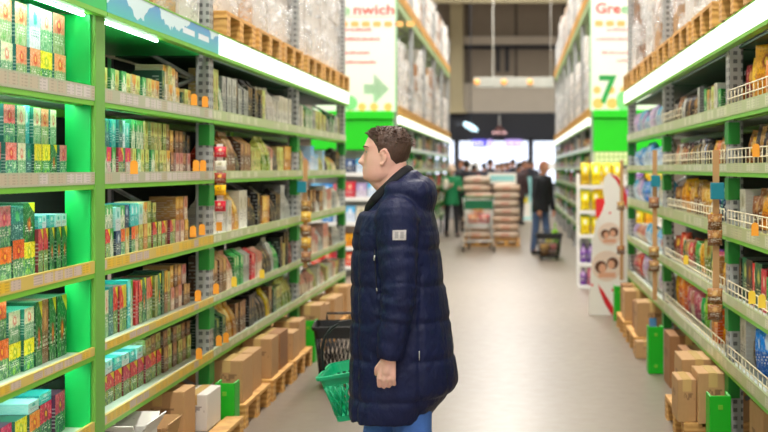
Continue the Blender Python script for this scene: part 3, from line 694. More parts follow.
rrun(N1, 0, 9.44, 'pouch:orangeb:110:180 pouch:amber:110:130 slim:bgreen:80:150 slim:whitec:90:190 bottle:bgreen:70:200 slim:straw:80:180 bottle:whitec:70:170 slim:cream2:80:170 slim:bgreen:80:180 pouch:brown:120:210 pouch:dark:110:210 slim:grey:80:210 pouch:dark:130:220 pouch:dark:120:200 pouch:brown:120:210 pouch:dark:140:220 pouch:brown:120:210 pouch:dark:140:230 pouch:whitec:110:200 pouch:grey:110:200 pouch:dark:120:200 pouch:brown:110:200 pouch:dark:130:200')
rrun(N1, 1, 9.44, 'pouch:brown:110:180 pouch:orangeb:130:190 pouch:amber:120:190 jar:dark:90:180 jar:navy:90:180 jar:dark:90:190 jar:whitec:90:180 jar:dark:90:190 jar:grey:90:180 jar:dark:90:180 jar:dark:90:180 jar:maroon:90:160 jar:dark:90:180 jar:whitec:90:150 jar:maroon:90:160 jar:brown:90:180 jar:maroon:90:160 jar:whitec:90:170 pouch:tan:100:180 pouch:brown:120:190 pouch:cream2:100:160 pouch:blush:100:160')
rrun(N1, 2, 9.44, 'pouch:navy:150:210 pouch:teal:120:210 pouch:navy:140:200 pouch:navy:120:200 pouch:whitec:110:150 bag:tan:180:200 bag:tan:190:190 bag:brown:170:210 bag:gold:190:220 bag:tan:190:210 bag:amber:170:220 bag:tan:170:210 bag:amber:150:230 bag:brown:130:200 bag:brown:150:200')
rrun(N1, 3, 9.44, 'pouch:brown:140:180 pouch:tan:130:180 slim:tan:110:170 pouch:plum:120:190 pouch:violet:100:180 pouch:straw:110:200 bag:dkgreen:120:200 bag:olive:130:210 bag:amber:140:230 bag:amber:120:220 bag:bgreen:120:190 bag:bgreen:120:180 bag:maroon:140:200 bag:red:140:190 bag:brown:150:210 bag:dkgreen:130:190 bag:red:140:200 bag:plum:120:190 bag:maroon:130:180')
rrun(N1, 4, 9.44, 'pouch:amber:110:150 slim:orangeb:100:200 slim:amber:90:160 bag:bgreen:120:220 bag:dkgreen:110:200 pouch:whitec:110:160 bag:lime:160:220 bag:bgreen:140:190 bag:plum:170:200 bag:plum:160:210 bag:blush:150:170 bag:plum:160:200 bag:orangeb:170:240 bag:orangeb:180:260 bag:orangeb:170:250 bag:amber:150:200')
for li, pal in enumerate((['sky', 'blue', 'sky', 'lilac', 'whitec', 'blue'], ['sky', 'sky', 'lilac', 'blue', 'whitec'], ['sky', 'lilac', 'blue', 'sky', 'whitec'], ['lilac', 'whitec', 'sky', 'blush'], ['plum', 'lilac', 'whitec', 'red', 'sky', 'lilac'])):
    mixed(N2, li, LV_R, 9.6, 12.38, pal, (.17, .235) if li != 3 else (.14, .2), side=1, shapes=('pk',), wr=(.12, .19), d=.11, gaps=.02)
# ---------- distant racks: coarser goods
FL, FR = 'distant left rack', 'distant right rack'
for li in range(5):
    for q_ in range(5): mixed(FL, li, LV_L, PL2[q_]+.07, PL2[q_+1]-.07, ['whitec', 'straw', 'blush', 'greenw', 'grey', 'sky', 'red', 'bgreen', 'brown'], (.18, .3) if li < 4 else (.16, .22), shapes=('case', 'pk'), wr=(.26, .42), d=.3, runs=(1, 2))
    for q_ in range(6): mixed(FR, li, LV_R, PR2[q_]+.07, PR2[q_+1]-.07, ['whitec', 'straw', 'blush', 'sky', 'grey', 'tan', 'olive', 'red', 'plum'], (.17, .25) if li != 3 else (.15, .22), side=1, shapes=('case', 'pk'), wr=(.26, .42), d=.3, runs=(1, 2))
SHORT = {'pink-topped teal': 'pink-topped', }
flush()
# ================================================================= pallets, cartons, wrapped loads
def pallet_proto():
    t = empty('wooden_pallet')
    d = MB()
    for i in range(5):
        x = -.6 + .05 + i*.275; d.box(x-.05, x+.05, -.4, .4, .122, .144)
    for y in (-.35, 0, .35): d.box(-.6, .6, y-.05, y+.05, .1, .122)
    d.build('deck', M['wood'], parent=t)
    for y in (-.35, 0, .35):
        r = MB(); r.box(-.6, .6, y-.05, y+.05, 0, .022); rr = r.build('runner', M['wood'], parent=t)
        for x in (-.53, 0, .53): MB().box(x-.07, x+.07, y-.045, y+.045, .022, .1).build('block', M['wood'], parent=rr)
    remember(t); return t
PALLET = pallet_proto(); PUSED = [False]
def pallet(x, y, z, label, group, rz=0, sc=None):
    if not PUSED[0]:
        o = PALLET; PUSED[0] = True; o.location = (x, y, z); o.rotation_euler = (0, 0, rz)
        if sc: o.scale = sc
    else: o = copy_tree(PALLET, (x, y, z), rz, sc or (1, 1, 1))
    tag(o, label, 'pallet', group); return o
def wrapped(x, y, z, w, d, h, label, kind='white', group='film-wrapped loads on the storage level'):
    """A load on its pallet: cartons held together by wrinkled stretch film."""
    t = empty('wrapped_load', (x, y, z)); tag(t, label, 'wrapped goods', group)
    nz = max(2, int(h/.42)); ny = 2; cz = h/nz
    for k in range(nz):
        for j in range(ny):
            wy = w/ny
            ins = R.uniform(.0, .05)
            mat = {'white': M['carton_white'], 'brown': M['kraft'], 'mixed': R.choice([M['carton_white'], M['kraft'], M['kraft_dark'], M['carton_white']])}[kind]
            MB().box(-d/2+ins, d/2-ins, -w/2+j*wy+.004, -w/2+(j+1)*wy-.004, k*cz+.002, (k+1)*cz-.003).build('carton', mat, parent=t)
    mb = MB(); rs = []; n = 40; seed = R.uniform(0, 50)
    for i in range(13):
        zz = h*i/12.; ring = []
        for q in range(n):
            a = 2*PI*q/n; ca, sa = math.cos(a), math.sin(a)
            sx, sy = math.copysign(abs(ca)**.28, ca), math.copysign(abs(sa)**.28, sa)
            nn = noise.noise(Vector((seed+ca*2.2, sa*2.2, zz*5)))*.028 + .012
            ring.append(((d/2+nn)*sx, (w/2-.012+nn*.4)*sy, zz))
        rs.append(ring)
    mb.rings(rs); mb.build('stretch_film', M['film'], parent=t)
    return t
# storage level of the near racks: pallets stand side by side in each bay
k = 0
for side, posts, X, nm in ((-1, PL, XL, 'coffee rack'), (1, PR, XR, 'snack rack')):
    for b in range(len(posts)-1):
        y0, y1 = posts[b]+.06, posts[b+1]-.06
        n = 3 if y1-y0 > 2.5 else (2 if y1 - y0 > 1.7 else 1)
        wy = (y1-y0)/n
        for i in range(n):
            yc = y0+wy*(i+.5)
            x = X + side*.56
            where = '%s place along the top of the %s' % (ORD[sum((3 if posts[q+1]-posts[q] > 2.6 else 2) for q in range(b))+i], nm)
            noban = (side < 0 and b <= 1)
            z = TOP + .001
            if not noban:
                pallet(x, yc, z, 'amber pine pallet carrying film-wrapped goods, %s' % where, 'pallets on the storage level', 0, (1.04, min(1, (wy-.03)/.8), 1))
                z += .146
            kind = R.choice(['white', 'mixed', 'white', 'mixed']) if side < 0 else ['mixed', 'mixed', 'brown', 'white'][(b*3+i) % 4]
            wrapped(x, yc, z, wy-.07, 1.08, R.uniform(1.0, 1.25) if not noban else 1.15, 'film-wrapped load of %s cartons, %s' % ({'white': 'pale', 'mixed': 'pale and brown', 'brown': 'brown'}[kind], where), kind)
def far_loads(posts, X, side, nm, second):
    for lvl, z0 in (('lower', TOP), ('upper', second)):
        c = 0
        for b in range(len(posts)-1):
            y0, y1 = posts[b]+.07, posts[b+1]-.07
            for i in range(3):
                wy = (y1-y0)/3; yc = y0+wy*(i+.5); x = X+side*.56
                zz = z0 + .001
                pallet(x, yc, zz, 'distant pine pallet under wrapped goods, %s along the %s level of the %s' % (ORD[c], lvl, nm), 'pallets on the distant racks', 0, (1.0, .98, 1))
                kind = R.choice(['white', 'white', 'white', 'mixed'])
                hh = R.uniform(.7, 1.35) if lvl == 'lower' else R.uniform(.8, 1.25)
                wrapped(x, yc, zz+.146, wy-.08, 1.05, hh, 'distant film-wrapped load, %s along the %s level of the %s' % (ORD[c], lvl, nm), kind, 'wrapped loads on the distant racks')
                c += 1
far_loads(PL2, XL, -1, 'left rack', 4.1); far_loads(PR2, XR, 1, 'right rack', 4.25)
# red carton on top of the far left load, blue barrel glimpsed beside it
# ---------- cartons under the bottom shelves
def carton(x, y, z, sx, sy, sz, label, mat='kraft', rz=0, flaps=False, label_col=None, group='cartons under the racks', lside='-y'):
    t = empty('cardboard_box', (x, y, z), rz); tag(t, label, 'cardboard box', group)
    if flaps:
        b = MB(); th = .006
        b.box(-sx/2, sx/2, -sy/2, sy/2, 0, th); b.box(-sx/2, -sx/2+th, -sy/2, sy/2, th, sz); b.box(sx/2-th, sx/2, -sy/2, sy/2, th, sz)
        b.box(-sx/2+th, sx/2-th, -sy/2, -sy/2+th, th, sz); b.box(-sx/2+th, sx/2-th, sy/2-th, sy/2, th, sz)
        b.build('body', M[mat], parent=t)
        for s in (-1, 1):
            f = MB(); L = min(sx, sy)*.42
            f.box(0, th, -sy/2+.004, sy/2-.004, 0, L, M=Matrix.Translation((s*(sx/2-.003), 0, sz)) @ Matrix.Rotation(s*R.uniform(.25, .7), 4, 'Y'))
            f.build('flap', M[mat], parent=t)
            f = MB(); f.box(-sx/2+.004, sx/2-.004, 0, th, 0, L, M=Matrix.Translation((0, s*(sy/2-.003), sz)) @ Matrix.Rotation(-s*R.uniform(.3, .9), 4, 'X'))
            f.build('flap', M[mat], parent=t)
    else:
        MB().box(-sx/2, sx/2, -sy/2, sy/2, 0, sz).build('body', M[mat], parent=t, bevel=.005)
        tp = MB(); tp.box(-.025, .025, -sy/2-.0012, sy/2+.0012, sz, sz+.0012); tp.box(-.025, .025, -sy/2-.0015, -sy/2-.0003, sz*.72, sz)
        tp.build('tape', M['tape'], parent=t)
    if label_col:
        l = MB()
        if lside == '-y': l.box(-sx*.12, sx*.12, -sy/2-.003, -sy/2-.0018, sz*.3, sz*.55)
        else: l.box(-sx/2-.003, -sx/2-.0018, -sy*.2, sy*.2, sz*.3, sz*.7)
        l.build('label', M[label_col], parent=t)
    return t
G = 'pallets on the floor under the racks'
# snack side: measured from the photograph
pallet(1.56, 7.16, .0, 'pine pallet on the floor beside the near green plate, carrying the tall taped carton', G, 0, (1.03, 1.08, 1))
ZP = .1445
carton(1.09, 7.30, ZP, .21, .34, .293, 'tall taped kraft carton, rear one of three on the near snack side pallet')
carton(.962, 6.88, ZP, .105, .26, .24, 'narrow kraft carton squeezed in front of the tall taped one')
carton(1.10, 6.83, ZP, .165, .26, .285, 'plain kraft carton at the pallet front next to the green plate', label_col='carton_white')
carton(1.42, 7.0, ZP, .30, .50, .25, 'kraft carton deep under the middle snack bay, behind the tall taped one')
carton(1.30, 5.95, 0, .22, .34, .40, 'kraft carton just behind the near green plate, under the near snack bay')
carton(1.55, 5.9, 0, .24, .4, .36, 'kraft carton deeper under the near snack bay', 'kraft_dark')
carton(1.28, 5.45, 0, .26, .4, .3, 'low kraft carton under the near snack bay, nearest the camera', 'kraft')
carton(1.22, 8.10, .0, .22, .30, .36, 'brown carton standing alone beyond the near snack pallet', 'kraft_dark')
carton(1.235, 8.75, .0, .27, .34, .375, 'dark brown carton just ahead of the middle green plate', 'kraft_dark')
carton(1.45, 8.6, .0, .14, .3, .3, 'slim kraft carton behind the dark brown one by the middle green plate')
pallet(1.60, 10.55, 0, 'pine pallet on the floor under the nappy bay, first beyond the middle plate', G, 0, (1, 1, 1))
carton(1.16, 10.32, ZP, .26, .30, .29, 'kraft carton with a blue label on the pallet under the nappy bay', label_col='blue_label')
carton(1.17, 10.70, ZP, .24, .3, .24, 'kraft carton behind the blue labelled one under the nappy bay', 'kraft_dark')
carton(1.48, 10.5, ZP, .26, .5, .26, 'kraft carton deep on the pallet under the nappy bay')
carton(1.08, 9.98, 0, .18, .14, .14, 'small kraft carton lying in front of the nappy bay pallet')
pallet(1.60, 11.55, 0, 'pine pallet on the floor at the far end of the nappy bay', G, 0, (1, 1, 1))
carton(1.15, 11.4, ZP, .26, .34, .28, 'kraft carton on the far pallet under the nappy bay, near one')
carton(1.16, 11.8, ZP, .24, .3, .29, 'kraft carton on the far pallet under the nappy bay, far one', 'kraft_dark')
# coffee side
pallet(-2.17, 6.52, 0, 'pine pallet on the floor under the bannered tea bay, by the white carton', G, 0, (1, 1, 1))
carton(-1.79, 5.50, .0, .2, .30, .36, 'open white carton under the bannered tea bay, nearest the camera', 'carton_white', flaps=True)
carton(-1.78, 5.90, .0, .17, .24, .27, 'small open kraft carton with raised flaps behind the white one', 'kraft', flaps=True)
carton(-1.86, 6.33, ZP, .28, .22, .27, 'upright kraft carton on the pallet beside the white carton', 'kraft')
carton(-1.755, 6.66, ZP, .16, .30, .20, 'closed white carton at the pallet corner by the green plate', 'carton_white')
carton(-2.1, 5.5, 0, .3, .5, .3, 'dark kraft carton deep under the bannered tea bay', 'kraft_dark')
ys = 7.42; g = 0
LD = [('kraft', .20, .28, .26), ('kraft', .2, .26, .25), ('kraft', .2, .24, .27), ('kraft_dark', .22, .3, .26), ('kraft', .2, .26, .2), ('kraft', .2, .3, .24)]
for i, y in enumerate((7.62, 8.46, 9.26)):
    pallet(-2.235, y, 0, 'pine pallet on the floor under the coffee bay, %s beyond the green plate' % ORD[i], G, 0, (1, .94, 1))
    for j in range(2):
        mt, sx, sy, sz = LD[i*2+j]
        carton(-1.76-.02*j, y-.19+.37*j, ZP, sx, sy, sz, '%s carton under the coffee bay, %s beyond the green plate' % ('kraft' if mt == 'kraft' else 'dark kraft', ORD[i*2+j]), mt, label_col='blue_label' if i*2+j == 4 else None)
    carton(-2.1, y, ZP, .3, .6, .24, 'broad kraft carton deep under the coffee bay on the %s pallet' % ORD[i], 'kraft_dark')
for i, y in enumerate((10.4, 11.2, 12.0)):
    pallet(-2.235, y, 0, 'pine pallet on the floor under the end coffee bay, %s beyond the second plate' % ORD[i], G, 0, (1, .94, 1))
    for j in range(2):
        carton(-1.75-.02*j, y-.19+.37*j, ZP, .22, .3, R.uniform(.2, .28), 'kraft carton under the end coffee bay, %s beyond the second green plate' % ORD[i*2+j], 'kraft', label_col='carton_white' if (i, j) == (1, 0) else None)
# ---------- green post guards
def guard(x, y, h, label, w=.115):
    t = empty('post_guard', (x, y, 0)); tag(t, label, 'post guard', 'green post guards')
    MB().box(-w/2, w/2, -.045, -.033, 0, h).box(-w/2, -w/2+.012, -.033, .09, 0, h).box(w/2-.012, w/2, -.033, .09, 0, h).build('plate', M['green_guard'], parent=t, bevel=.004)
    b = MB()
    for zz in (.06, h-.06): b.box(-.012, .012, -.05, -.045, zz-.012, zz+.012)
    b.build('anchor_bolt', M['green'], parent=t)
guard(1.09, 6.44, .36, 'bright green post guard beside the near snack pallet')
guard(1.07, 9.22, .36, 'bright green post guard in the middle of the snack rack')
guard(1.07, 12.4, .36, 'bright green post guard at the far end of the snack rack')
guard(-1.685, 6.98, .33, 'green post guard between the white carton and the coffee bay')
guard(-1.685, 9.76, .34, 'green post guard where the coffee bays meet')
guard(-1.685, 12.45, .34, 'green post guard at the far end of the coffee rack')
# ---------- orange shelf tags, hanging strips
M['tag_orange'] = plain('orange_card', (250, 160, 40), .5)
M['tag_yellow'] = plain('yellow_card', (246, 206, 60), .5)
M['strip_white'] = print_mat('red_white_strip', (240, 236, 232), (240, 236, 232), motif=(200, 40, 40), mr=.1)
M['strip_brown'] = plain('brown_strip_card', (196, 150, 100), .6)
M['teal_card'] = plain('teal_card', (20, 130, 150), .5)
def shelf_tag(px, py, side, label, mat='tag_orange', w=.034, h=.046):
    X = (XL + .036) if side < 0 else (XR - .036)
    Y = F*X/(px-VX); z = H-(py-VY)*Y/F
    t = MB(); t.box(-w/2, w/2, -.002, .002, -h/2, h/2)
    t.prism([(w/2*math.cos(a), h*.5+w/2*math.sin(a)) for a in [PI*k/8 for k in range(9)]], -.002, .002, 'y')
    o = t.build('shelf_tag', M[mat], loc=(X, Y, z)); o.rotation_euler = (0, 0, -side*.35); tag(o, label, 'price tag', 'orange tags clipped to the shelf rails')
for px, py, sd, lb in ((194, 101, -1, 'orange tag on the top rail, nearer of the pair before the perforated post'), (205, 103, -1, 'orange tag on the top rail, farther of the pair at the perforated post'),
    (134, 169, -1, 'large orange tag leaning on the second rail below magenta boxes'), (196, 167, -1, 'orange tag on the second rail, nearer of the pair'), (203, 167, -1, 'orange tag on the second rail, farther of the pair'),
    (193, 233, -1, 'orange tag on the middle rail, nearer of the pair'), (202, 231, -1, 'orange tag on the middle rail, farther of the pair'), (219, 227, -1, 'orange tag on the middle rail just past the red and white strip'),
    (198, 297, -1, 'orange tag on the fourth rail before the perforated post'), (216, 290, -1, 'orange tag on the fourth rail past the perforated post'), (199, 355, -1, 'orange tag on the bottom rail before the perforated post'),
    (219, 342, -1, 'orange tag on the bottom rail, nearer of the pair past the post'), (226, 339, -1, 'orange tag on the bottom rail, farther of the pair past the post'), (262, 275, -1, 'yellow tag on the fourth rail halfway along the coffee bay'),
    (234, 283, -1, 'yellow tag on the fourth rail early in the coffee bay'),
    (756, 152, 1, 'orange tag on the wire guard of the second near snack shelf'), (755, 231, 1, 'orange tag on the wire guard of the middle near snack shelf'), (713, 219, 1, 'yellow tag on the middle rail below the teal card'),
    (752, 299, 1, 'yellow tag on the fourth near snack wire guard'), (762, 303, 1, 'yellow tag at the edge of the fourth near snack wire guard'), (686, 261, 1, 'yellow tag on the fourth middle snack rail')):
    shelf_tag(px, py, sd, lb, 'tag_yellow' if lb.startswith('yellow') else 'tag_orange')
def hang_strip(X, Y, z1, z0, label, kind):
    s = MB().box(-.018, .018, -.0015, .0015, z0-z1, 0); o = s.build('hanging_strip', M['strip_white' if kind == 'red' else 'strip_brown'], loc=(X, Y, z1)); tag(o, label, 'hanging strip', 'merchandise strips hung on the posts')
    return o
def pouch_small(X, Y, z, v, label, w=.085, h=.085):
    me = gmesh('bag', v, w, .03, h)
    o = bpy.data.objects.new('sweet_pouch', me); C.objects.link(o); o.location = (X, Y-.02, z); o.rotation_euler = (0, 0, PI/2 + R.uniform(-.3, .3))
    tag(o, label, 'sweets', 'small pouches on the hanging strips')
hang_strip(XL+.075, 6.93, P(0, 144, 6.93).z, P(0, 222, 6.93).z, 'red and white merchandise strip hanging at the perforated post', 'red')
for i, py in enumerate((152, 166, 178, 190, 206)):
    pouch_small(XL+.085, 6.92, P(0, py, 6.93).z-.03, ('red', 'whitec', 'maroon', 'amber', 'red')[i], 'small %s sweet pouch on the red and white strip, %s from its top' % (V[('red', 'whitec', 'maroon', 'amber', 'red')[i]][0], ORD[i]), .07, .06)
hang_strip(XL+.075, 9.74, P(0, 160, 9.74).z, P(0, 268, 9.74).z, 'brown merchandise strip hanging where the coffee bays meet', 'b')
for i, py in enumerate((206, 217, 231, 243, 257)):
    pouch_small(XL+.085, 9.735, P(0, py, 9.74).z-.04, ('brown', 'tan')[i % 2], 'small brown pouch on the coffee side strip, %s from its top' % ORD[i])
for (yy, nm, y0, y1, ps) in ((6.54, 'near', 150, 322, (222, 238, 296, 312)), (9.42, 'middle', 150, 300, (203, 252, 266)), (12.38, 'far', 160, 280, (206, 250))):
    hang_strip(XR-.075, yy, P(0, y0, yy).z, P(0, y1, yy).z, 'brown merchandise strip hanging at the %s post of the snack rack' % nm, 'b')
    for i, py in enumerate(ps):
        pouch_small(XR-.085, yy-.005, P(0, py, yy).z-.04, 'brown', 'small brown pouch on the %s snack side strip, %s from its top' % (nm, ORD[i]))
for (X, Y, py, lb) in ((XR-.075, 6.50, 191, 'teal card box clipped at the near post of the snack rack'), (XR-.075, 9.36, 181, 'teal card box clipped at the middle post of the snack rack'), (XL+.055, 9.70, 187, 'teal card box clipped where the coffee bays meet')):
    t = MB().box(-.035, .035, -.02, .02, -.045, .045); o = t.build('card_mount', M['teal_card'], loc=(X, Y, P(0, py, Y).z), bevel=.003); tag(o, lb, 'card holder', 'teal card holders')
# ================================================================= hanging signs and end displays
M['sign_white'] = plain('sign_board_white', (244, 240, 232), .4, 0, .01)
M['ink_red'] = plain('coral_red_ink', (228, 84, 66), .5, 0, .01)
M['ink_pink'] = plain('pale_coral_ink', (238, 150, 140), .5, 0, .01)
M['ink_orange'] = plain('light_orange_ink', (252, 190, 110), .5, 0, .01)
M['ink_green'] = plain('leaf_green_ink', (40, 158, 72), .5, 0, .01)
M['ink_lgreen'] = plain('pale_green_ink', (140, 208, 140), .5, 0, .01)
M['aqua'] = plain('aqua_sign', (150, 214, 216), .5, 0, .03)
M['pale_tile'] = None
def _tile():
    q = NT('pale_green_grid'); o = q.coords('Object')
    g = q.m('MAXIMUM', q.m('GREATER_THAN', q.m('FRACT', q.m('MULTIPLY', o[0], 14.)), .82), q.m('GREATER_THAN', q.m('FRACT', q.m('MULTIPLY', o[2], 12.)), .8))
    return q.out(q.mix(g, lin((226, 240, 176)), lin((150, 196, 96))), .5)
M['pale_tile'] = _tile()
def text(body, size, x, y, z, mat, parent, name='lettering', align='LEFT', sx=1., bold=0.):
    cu = bpy.data.curves.new(name, 'FONT'); cu.body = body; cu.size = size; cu.extrude = .003; cu.align_x = align; cu.offset = bold; cu.resolution_u = 4
    o = bpy.data.objects.new('t', cu); TMP.collection.objects.link(o)
    dg = tmp_depsgraph()
    me = bpy.data.meshes.new_from_object(o.evaluated_get(dg)); bpy.data.objects.remove(o); bpy.data.curves.remove(cu)
    me.transform(Matrix.Translation((x, y, z)) @ Matrix.Rotation(PI/2, 4, 'X') @ Matrix.Diagonal((sx, 1, 1, 1)))
    w = (max(v.co.x for v in me.vertices), min(v.co.x for v in me.vertices))
    mesh_obj(name, me, mat, parent); return w
def print_line(mb, x0, x1, z, h, y, seed, m=0):
    """A line of small print too small to read in the photograph: one upright mark per letter."""
    r = random.Random(seed); x = x0
    while x < x1:
        w = r.uniform(.014, .026)
        mb.box(x, x+w, y-.002, y, z, z + h*r.choice((.7, .7, 1, .7)), m)
        x += w + .009
def disc(mb, x, z, r, y0, y1, m=0, n=18, rx=None):
    mb.prism([(x + (rx or r)*math.cos(2*PI*k/n), z + r*math.sin(2*PI*k/n)) for k in range(n)], y0, y1, 'y', m)
def board(Y, x0, x1, z0, z1, label):
    t = empty('aisle_sign', ((x0+x1)/2, Y, z0)); tag(t, label, 'sign', 'aisle signs'); cx = (x0+x1)/2
    MB().box(x0-cx, x1-cx, 0, .04, 0, z1-z0).build('sign_board', M['sign_white'], parent=t)
    MB().box(x0-cx-.018, x0-cx, -.004, .05, 0, z1-z0).box(x1-cx, x1-cx+.018, -.004, .05, 0, z1-z0).build('sign_frame', M['ink_lgreen'], parent=t)
    return t, cx
YA, YB = 17.85, 18.55
# --- left board: Greenwich, print, a dotted arrow
zA = P(0, 112, YA).z
tA, cA = board(YA, XL-1.22, XL-.01, zA, 5.25, 'white Greenwich hanging sign with a dotted green arrow')
def la(px): return (px-VX)*YA/F - cA
def lz(py): return H-(py-VY)*YA/F - zA
zt = lz(14.2); S1 = .205
gx = la(348) - .50
w = text('Gre', S1, gx, -.004, zt, M['ink_red'], tA, sx=1.22, bold=.003)
w = text('e', S1, w[0]+.015, -.004, zt, M['ink_lgreen'], tA, sx=1.22, bold=.003)
w = text('nwich', S1, la(353), -.004, zt, M['ink_red'], tA, sx=1.28, bold=.003)
for i, (x0, x1, y) in enumerate(((347, 371, 31), (347, 380, 40.5), (347, 369, 54), (347, 375, 63.5))): p_ = MB(); print_line(p_, la(x0)-.3, la(x1), lz(y), .045, -.001, 5+i); p_.build('line_lettering', M['ink_red'], parent=tA)
ic = MB()
for k in range(-5, 4):
    x = la(377)+ k*.165
    ic.prism([(x+.062*math.copysign(abs(math.cos(a))**.5, math.cos(a)), lz(24)+.042*math.copysign(abs(math.sin(a))**.5, math.sin(a))) for a in [2*PI*j/16 for j in range(16)]], -.004, -.001, 'y')
ic.build('icon_pattern', M['ink_orange'], parent=tA); ic = MB()
for x in (350, 362, 374, 388): disc(ic, la(x), lz(107), .062, -.004, -.001)
ic.build('icon_pattern', M['ink_orange'], parent=tA)
ln = MB(); ln.box(la(348)-.5, la(392), -.003, -.001, lz(17.2), lz(16.6)); ln.build('underline', M['ink_lgreen'], parent=tA); ln = MB(); disc(ln, la(350), lz(103), .11, -.0055, -.0045); ln.build('green_leaf_mark', M['ink_lgreen'], parent=tA)
ar = MB(); pc = .029
for i in range(-6, 8):
    for j in range(-7, 8):
        head = i >= -1 and abs(j) <= 7-(i+1)*.9; stem_ = i < -1 and abs(j) <= 2
        if head or stem_: disc(ar, la(376.5)+i*pc, lz(89)+j*pc, .0115, -.004, -.001, n=8)
ar.build('dotted_arrow', M['ink_green'], parent=tA)
# --- right board: Greenwich, 7
zB = P(0, 111, YB).z
tB, cB = board(YB, P(591, 0, YB).x, P(591, 0, YB).x+1.22, zB, 5.35, 'white Greenwich hanging sign with the green number 7')
def ra(px): return (px-VX)*YB/F - cB
def rz_(py): return H-(py-VY)*YB/F - zB
w = text('Gre', .215, ra(595.4), -.004, rz_(13), M['ink_red'], tB, sx=1.12, bold=.004)
w = text('e', .215, w[0]+.012, -.004, rz_(13), M['ink_lgreen'], tB, sx=1.12, bold=.004)
w = text('nwich', .215, w[0]+.012, -.004, rz_(13), M['ink_red'], tB, sx=1.12, bold=.004)
text('7', .60, ra(598), -.006, rz_(102.5), M['ink_green'], tB, 'number', sx=.92, bold=.012)
for i, (x0, y) in enumerate(((607, 31), (596, 40.5), (602, 54), (617, 62))): p_ = MB(); print_line(p_, ra(x0), ra(628)+.5, rz_(y), .045, -.001, 15+i); p_.build('line_lettering', M['ink_pink'], parent=tB)
ic = MB()
for k in range(7):
    x = ra(599)+k*.17
    ic.prism([(x+.066*math.copysign(abs(math.cos(a))**.5, math.cos(a)), rz_(23.5)+.045*math.copysign(abs(math.sin(a))**.5, math.sin(a))) for a in [2*PI*j/16 for j in range(16)]], -.004, -.001, 'y')
ic.build('icon_pattern', M['ink_orange'], parent=tB); ic = MB()
for x in (597, 611, 624): disc(ic, ra(x), rz_(90), .06, -.0035, -.001); disc(ic, ra(x+1), rz_(103.5), .085, -.0035, -.001)
ic.build('icon_pattern', M['ink_orange'], parent=tB)
lf = MB(); disc(lf, ra(624), rz_(101), .16, -.0058, -.0045, rx=.12); lf.build('green_leaf_mark', M['ink_lgreen'], parent=tB)
# --- end displays under the boards
def endcap(name, label, x0, x1, Y, zt_, zg, shelf_z, cat='end display'):
    t = empty(name, ((x0+x1)/2, Y, 0)); tag(t, label, cat, 'end displays'); w_ = (x1-x0)/2
    MB().box(-w_, w_, -.34, 0, zg, zt_-.13).build('green_header', M['green_bright'], parent=t, bevel=.01)
    MB().box(-w_-.01, w_+.01, -.38, 0, zt_-.12, zt_).build('header_cap', M['green_bright'], parent=t, bevel=.01)
    MB().box(-w_, w_, -.02, -.005, 0, zg).build('back_panel', M['steel_pale'], parent=t)
    for s in (-1, 1): MB().box(s*w_-.02, s*w_+.02, -.05, 0, 0, zg).build('post', M['steel_pale'], parent=t)
    for z in shelf_z:
        MB().box(-w_, w_, -.33, -.02, z-.03, z).box(-w_, w_, -.345, -.33, z-.045, z+.012).build('shelf', M['white'], parent=t)
    return t
eA = endcap('end_display', 'green-headed end display of colourful goods below the arrow sign', XL-1.2, XL-.02, 17.80, zA-.005, 1.84, (1.5, 1.14, .78, .42, .14))
eB = endcap('end_display', 'green-headed end display below the green number 7', ra(591)+cB+.02, ra(591)+cB+1.2, 18.50, zB-.005, P(0, 152, YB).z, (1.36, 1.05, .72, .4, .12))
MB().box(-.59, .59, -.36, -.342, P(0, 165, YB).z, P(0, 152.4, YB).z).build('tiled_strip', M['pale_tile'], parent=eB)
def place_one(shape, v, x, y, z, w, d, h, label, cat, group, rz=PI/2, name=None):
    o = bpy.data.objects.new(name or SH[shape][0], gmesh(shape, v, w, d, h)); C.objects.link(o)
    o.location = (x, y, z); o.rotation_euler = (0, 0, rz); tag(o, label, cat, group); return o
palA = [['sky', 'blush', 'sky', 'plum', 'navy'], ['red', 'sky', 'plum', 'lilac', 'blue'], ['sky', 'blue', 'whitec', 'sky'], ['amber', 'amber', 'syellow'], ['whitec', 'red', 'plum']]
for li, z in enumerate((1.5, 1.14, .78, .42, .14)):
    n = 7
    for k in range(n):
        v = palA[li][(k*3+li) % len(palA[li])]; x = XL-1.13+k*.165
        place_one('case', v, x, 17.60, z+.001, .15, .2, R.uniform(.19, .24), '%s case on %s shelf of the arrow sign display, %s along' % (V[v][0], SN[li], ORD[k]), 'package', 'cases on the arrow sign display', name='case')
for li, z in enumerate((1.36, 1.05, .72, .4, .12)):
    for k in range(6):
        v = ['syellow', 'amber', 'whitec', 'violet', 'syellow'][(li+k) % 5]; x = ra(591)+cB+.12+k*.19
        place_one('case', v, x, 18.30, z+.001, .16, .2, .2, '%s case on %s shelf under the number 7 sign, %s along' % (V[v][0], SN[li], ORD[k]), 'package', 'cases on the number display', name='case')
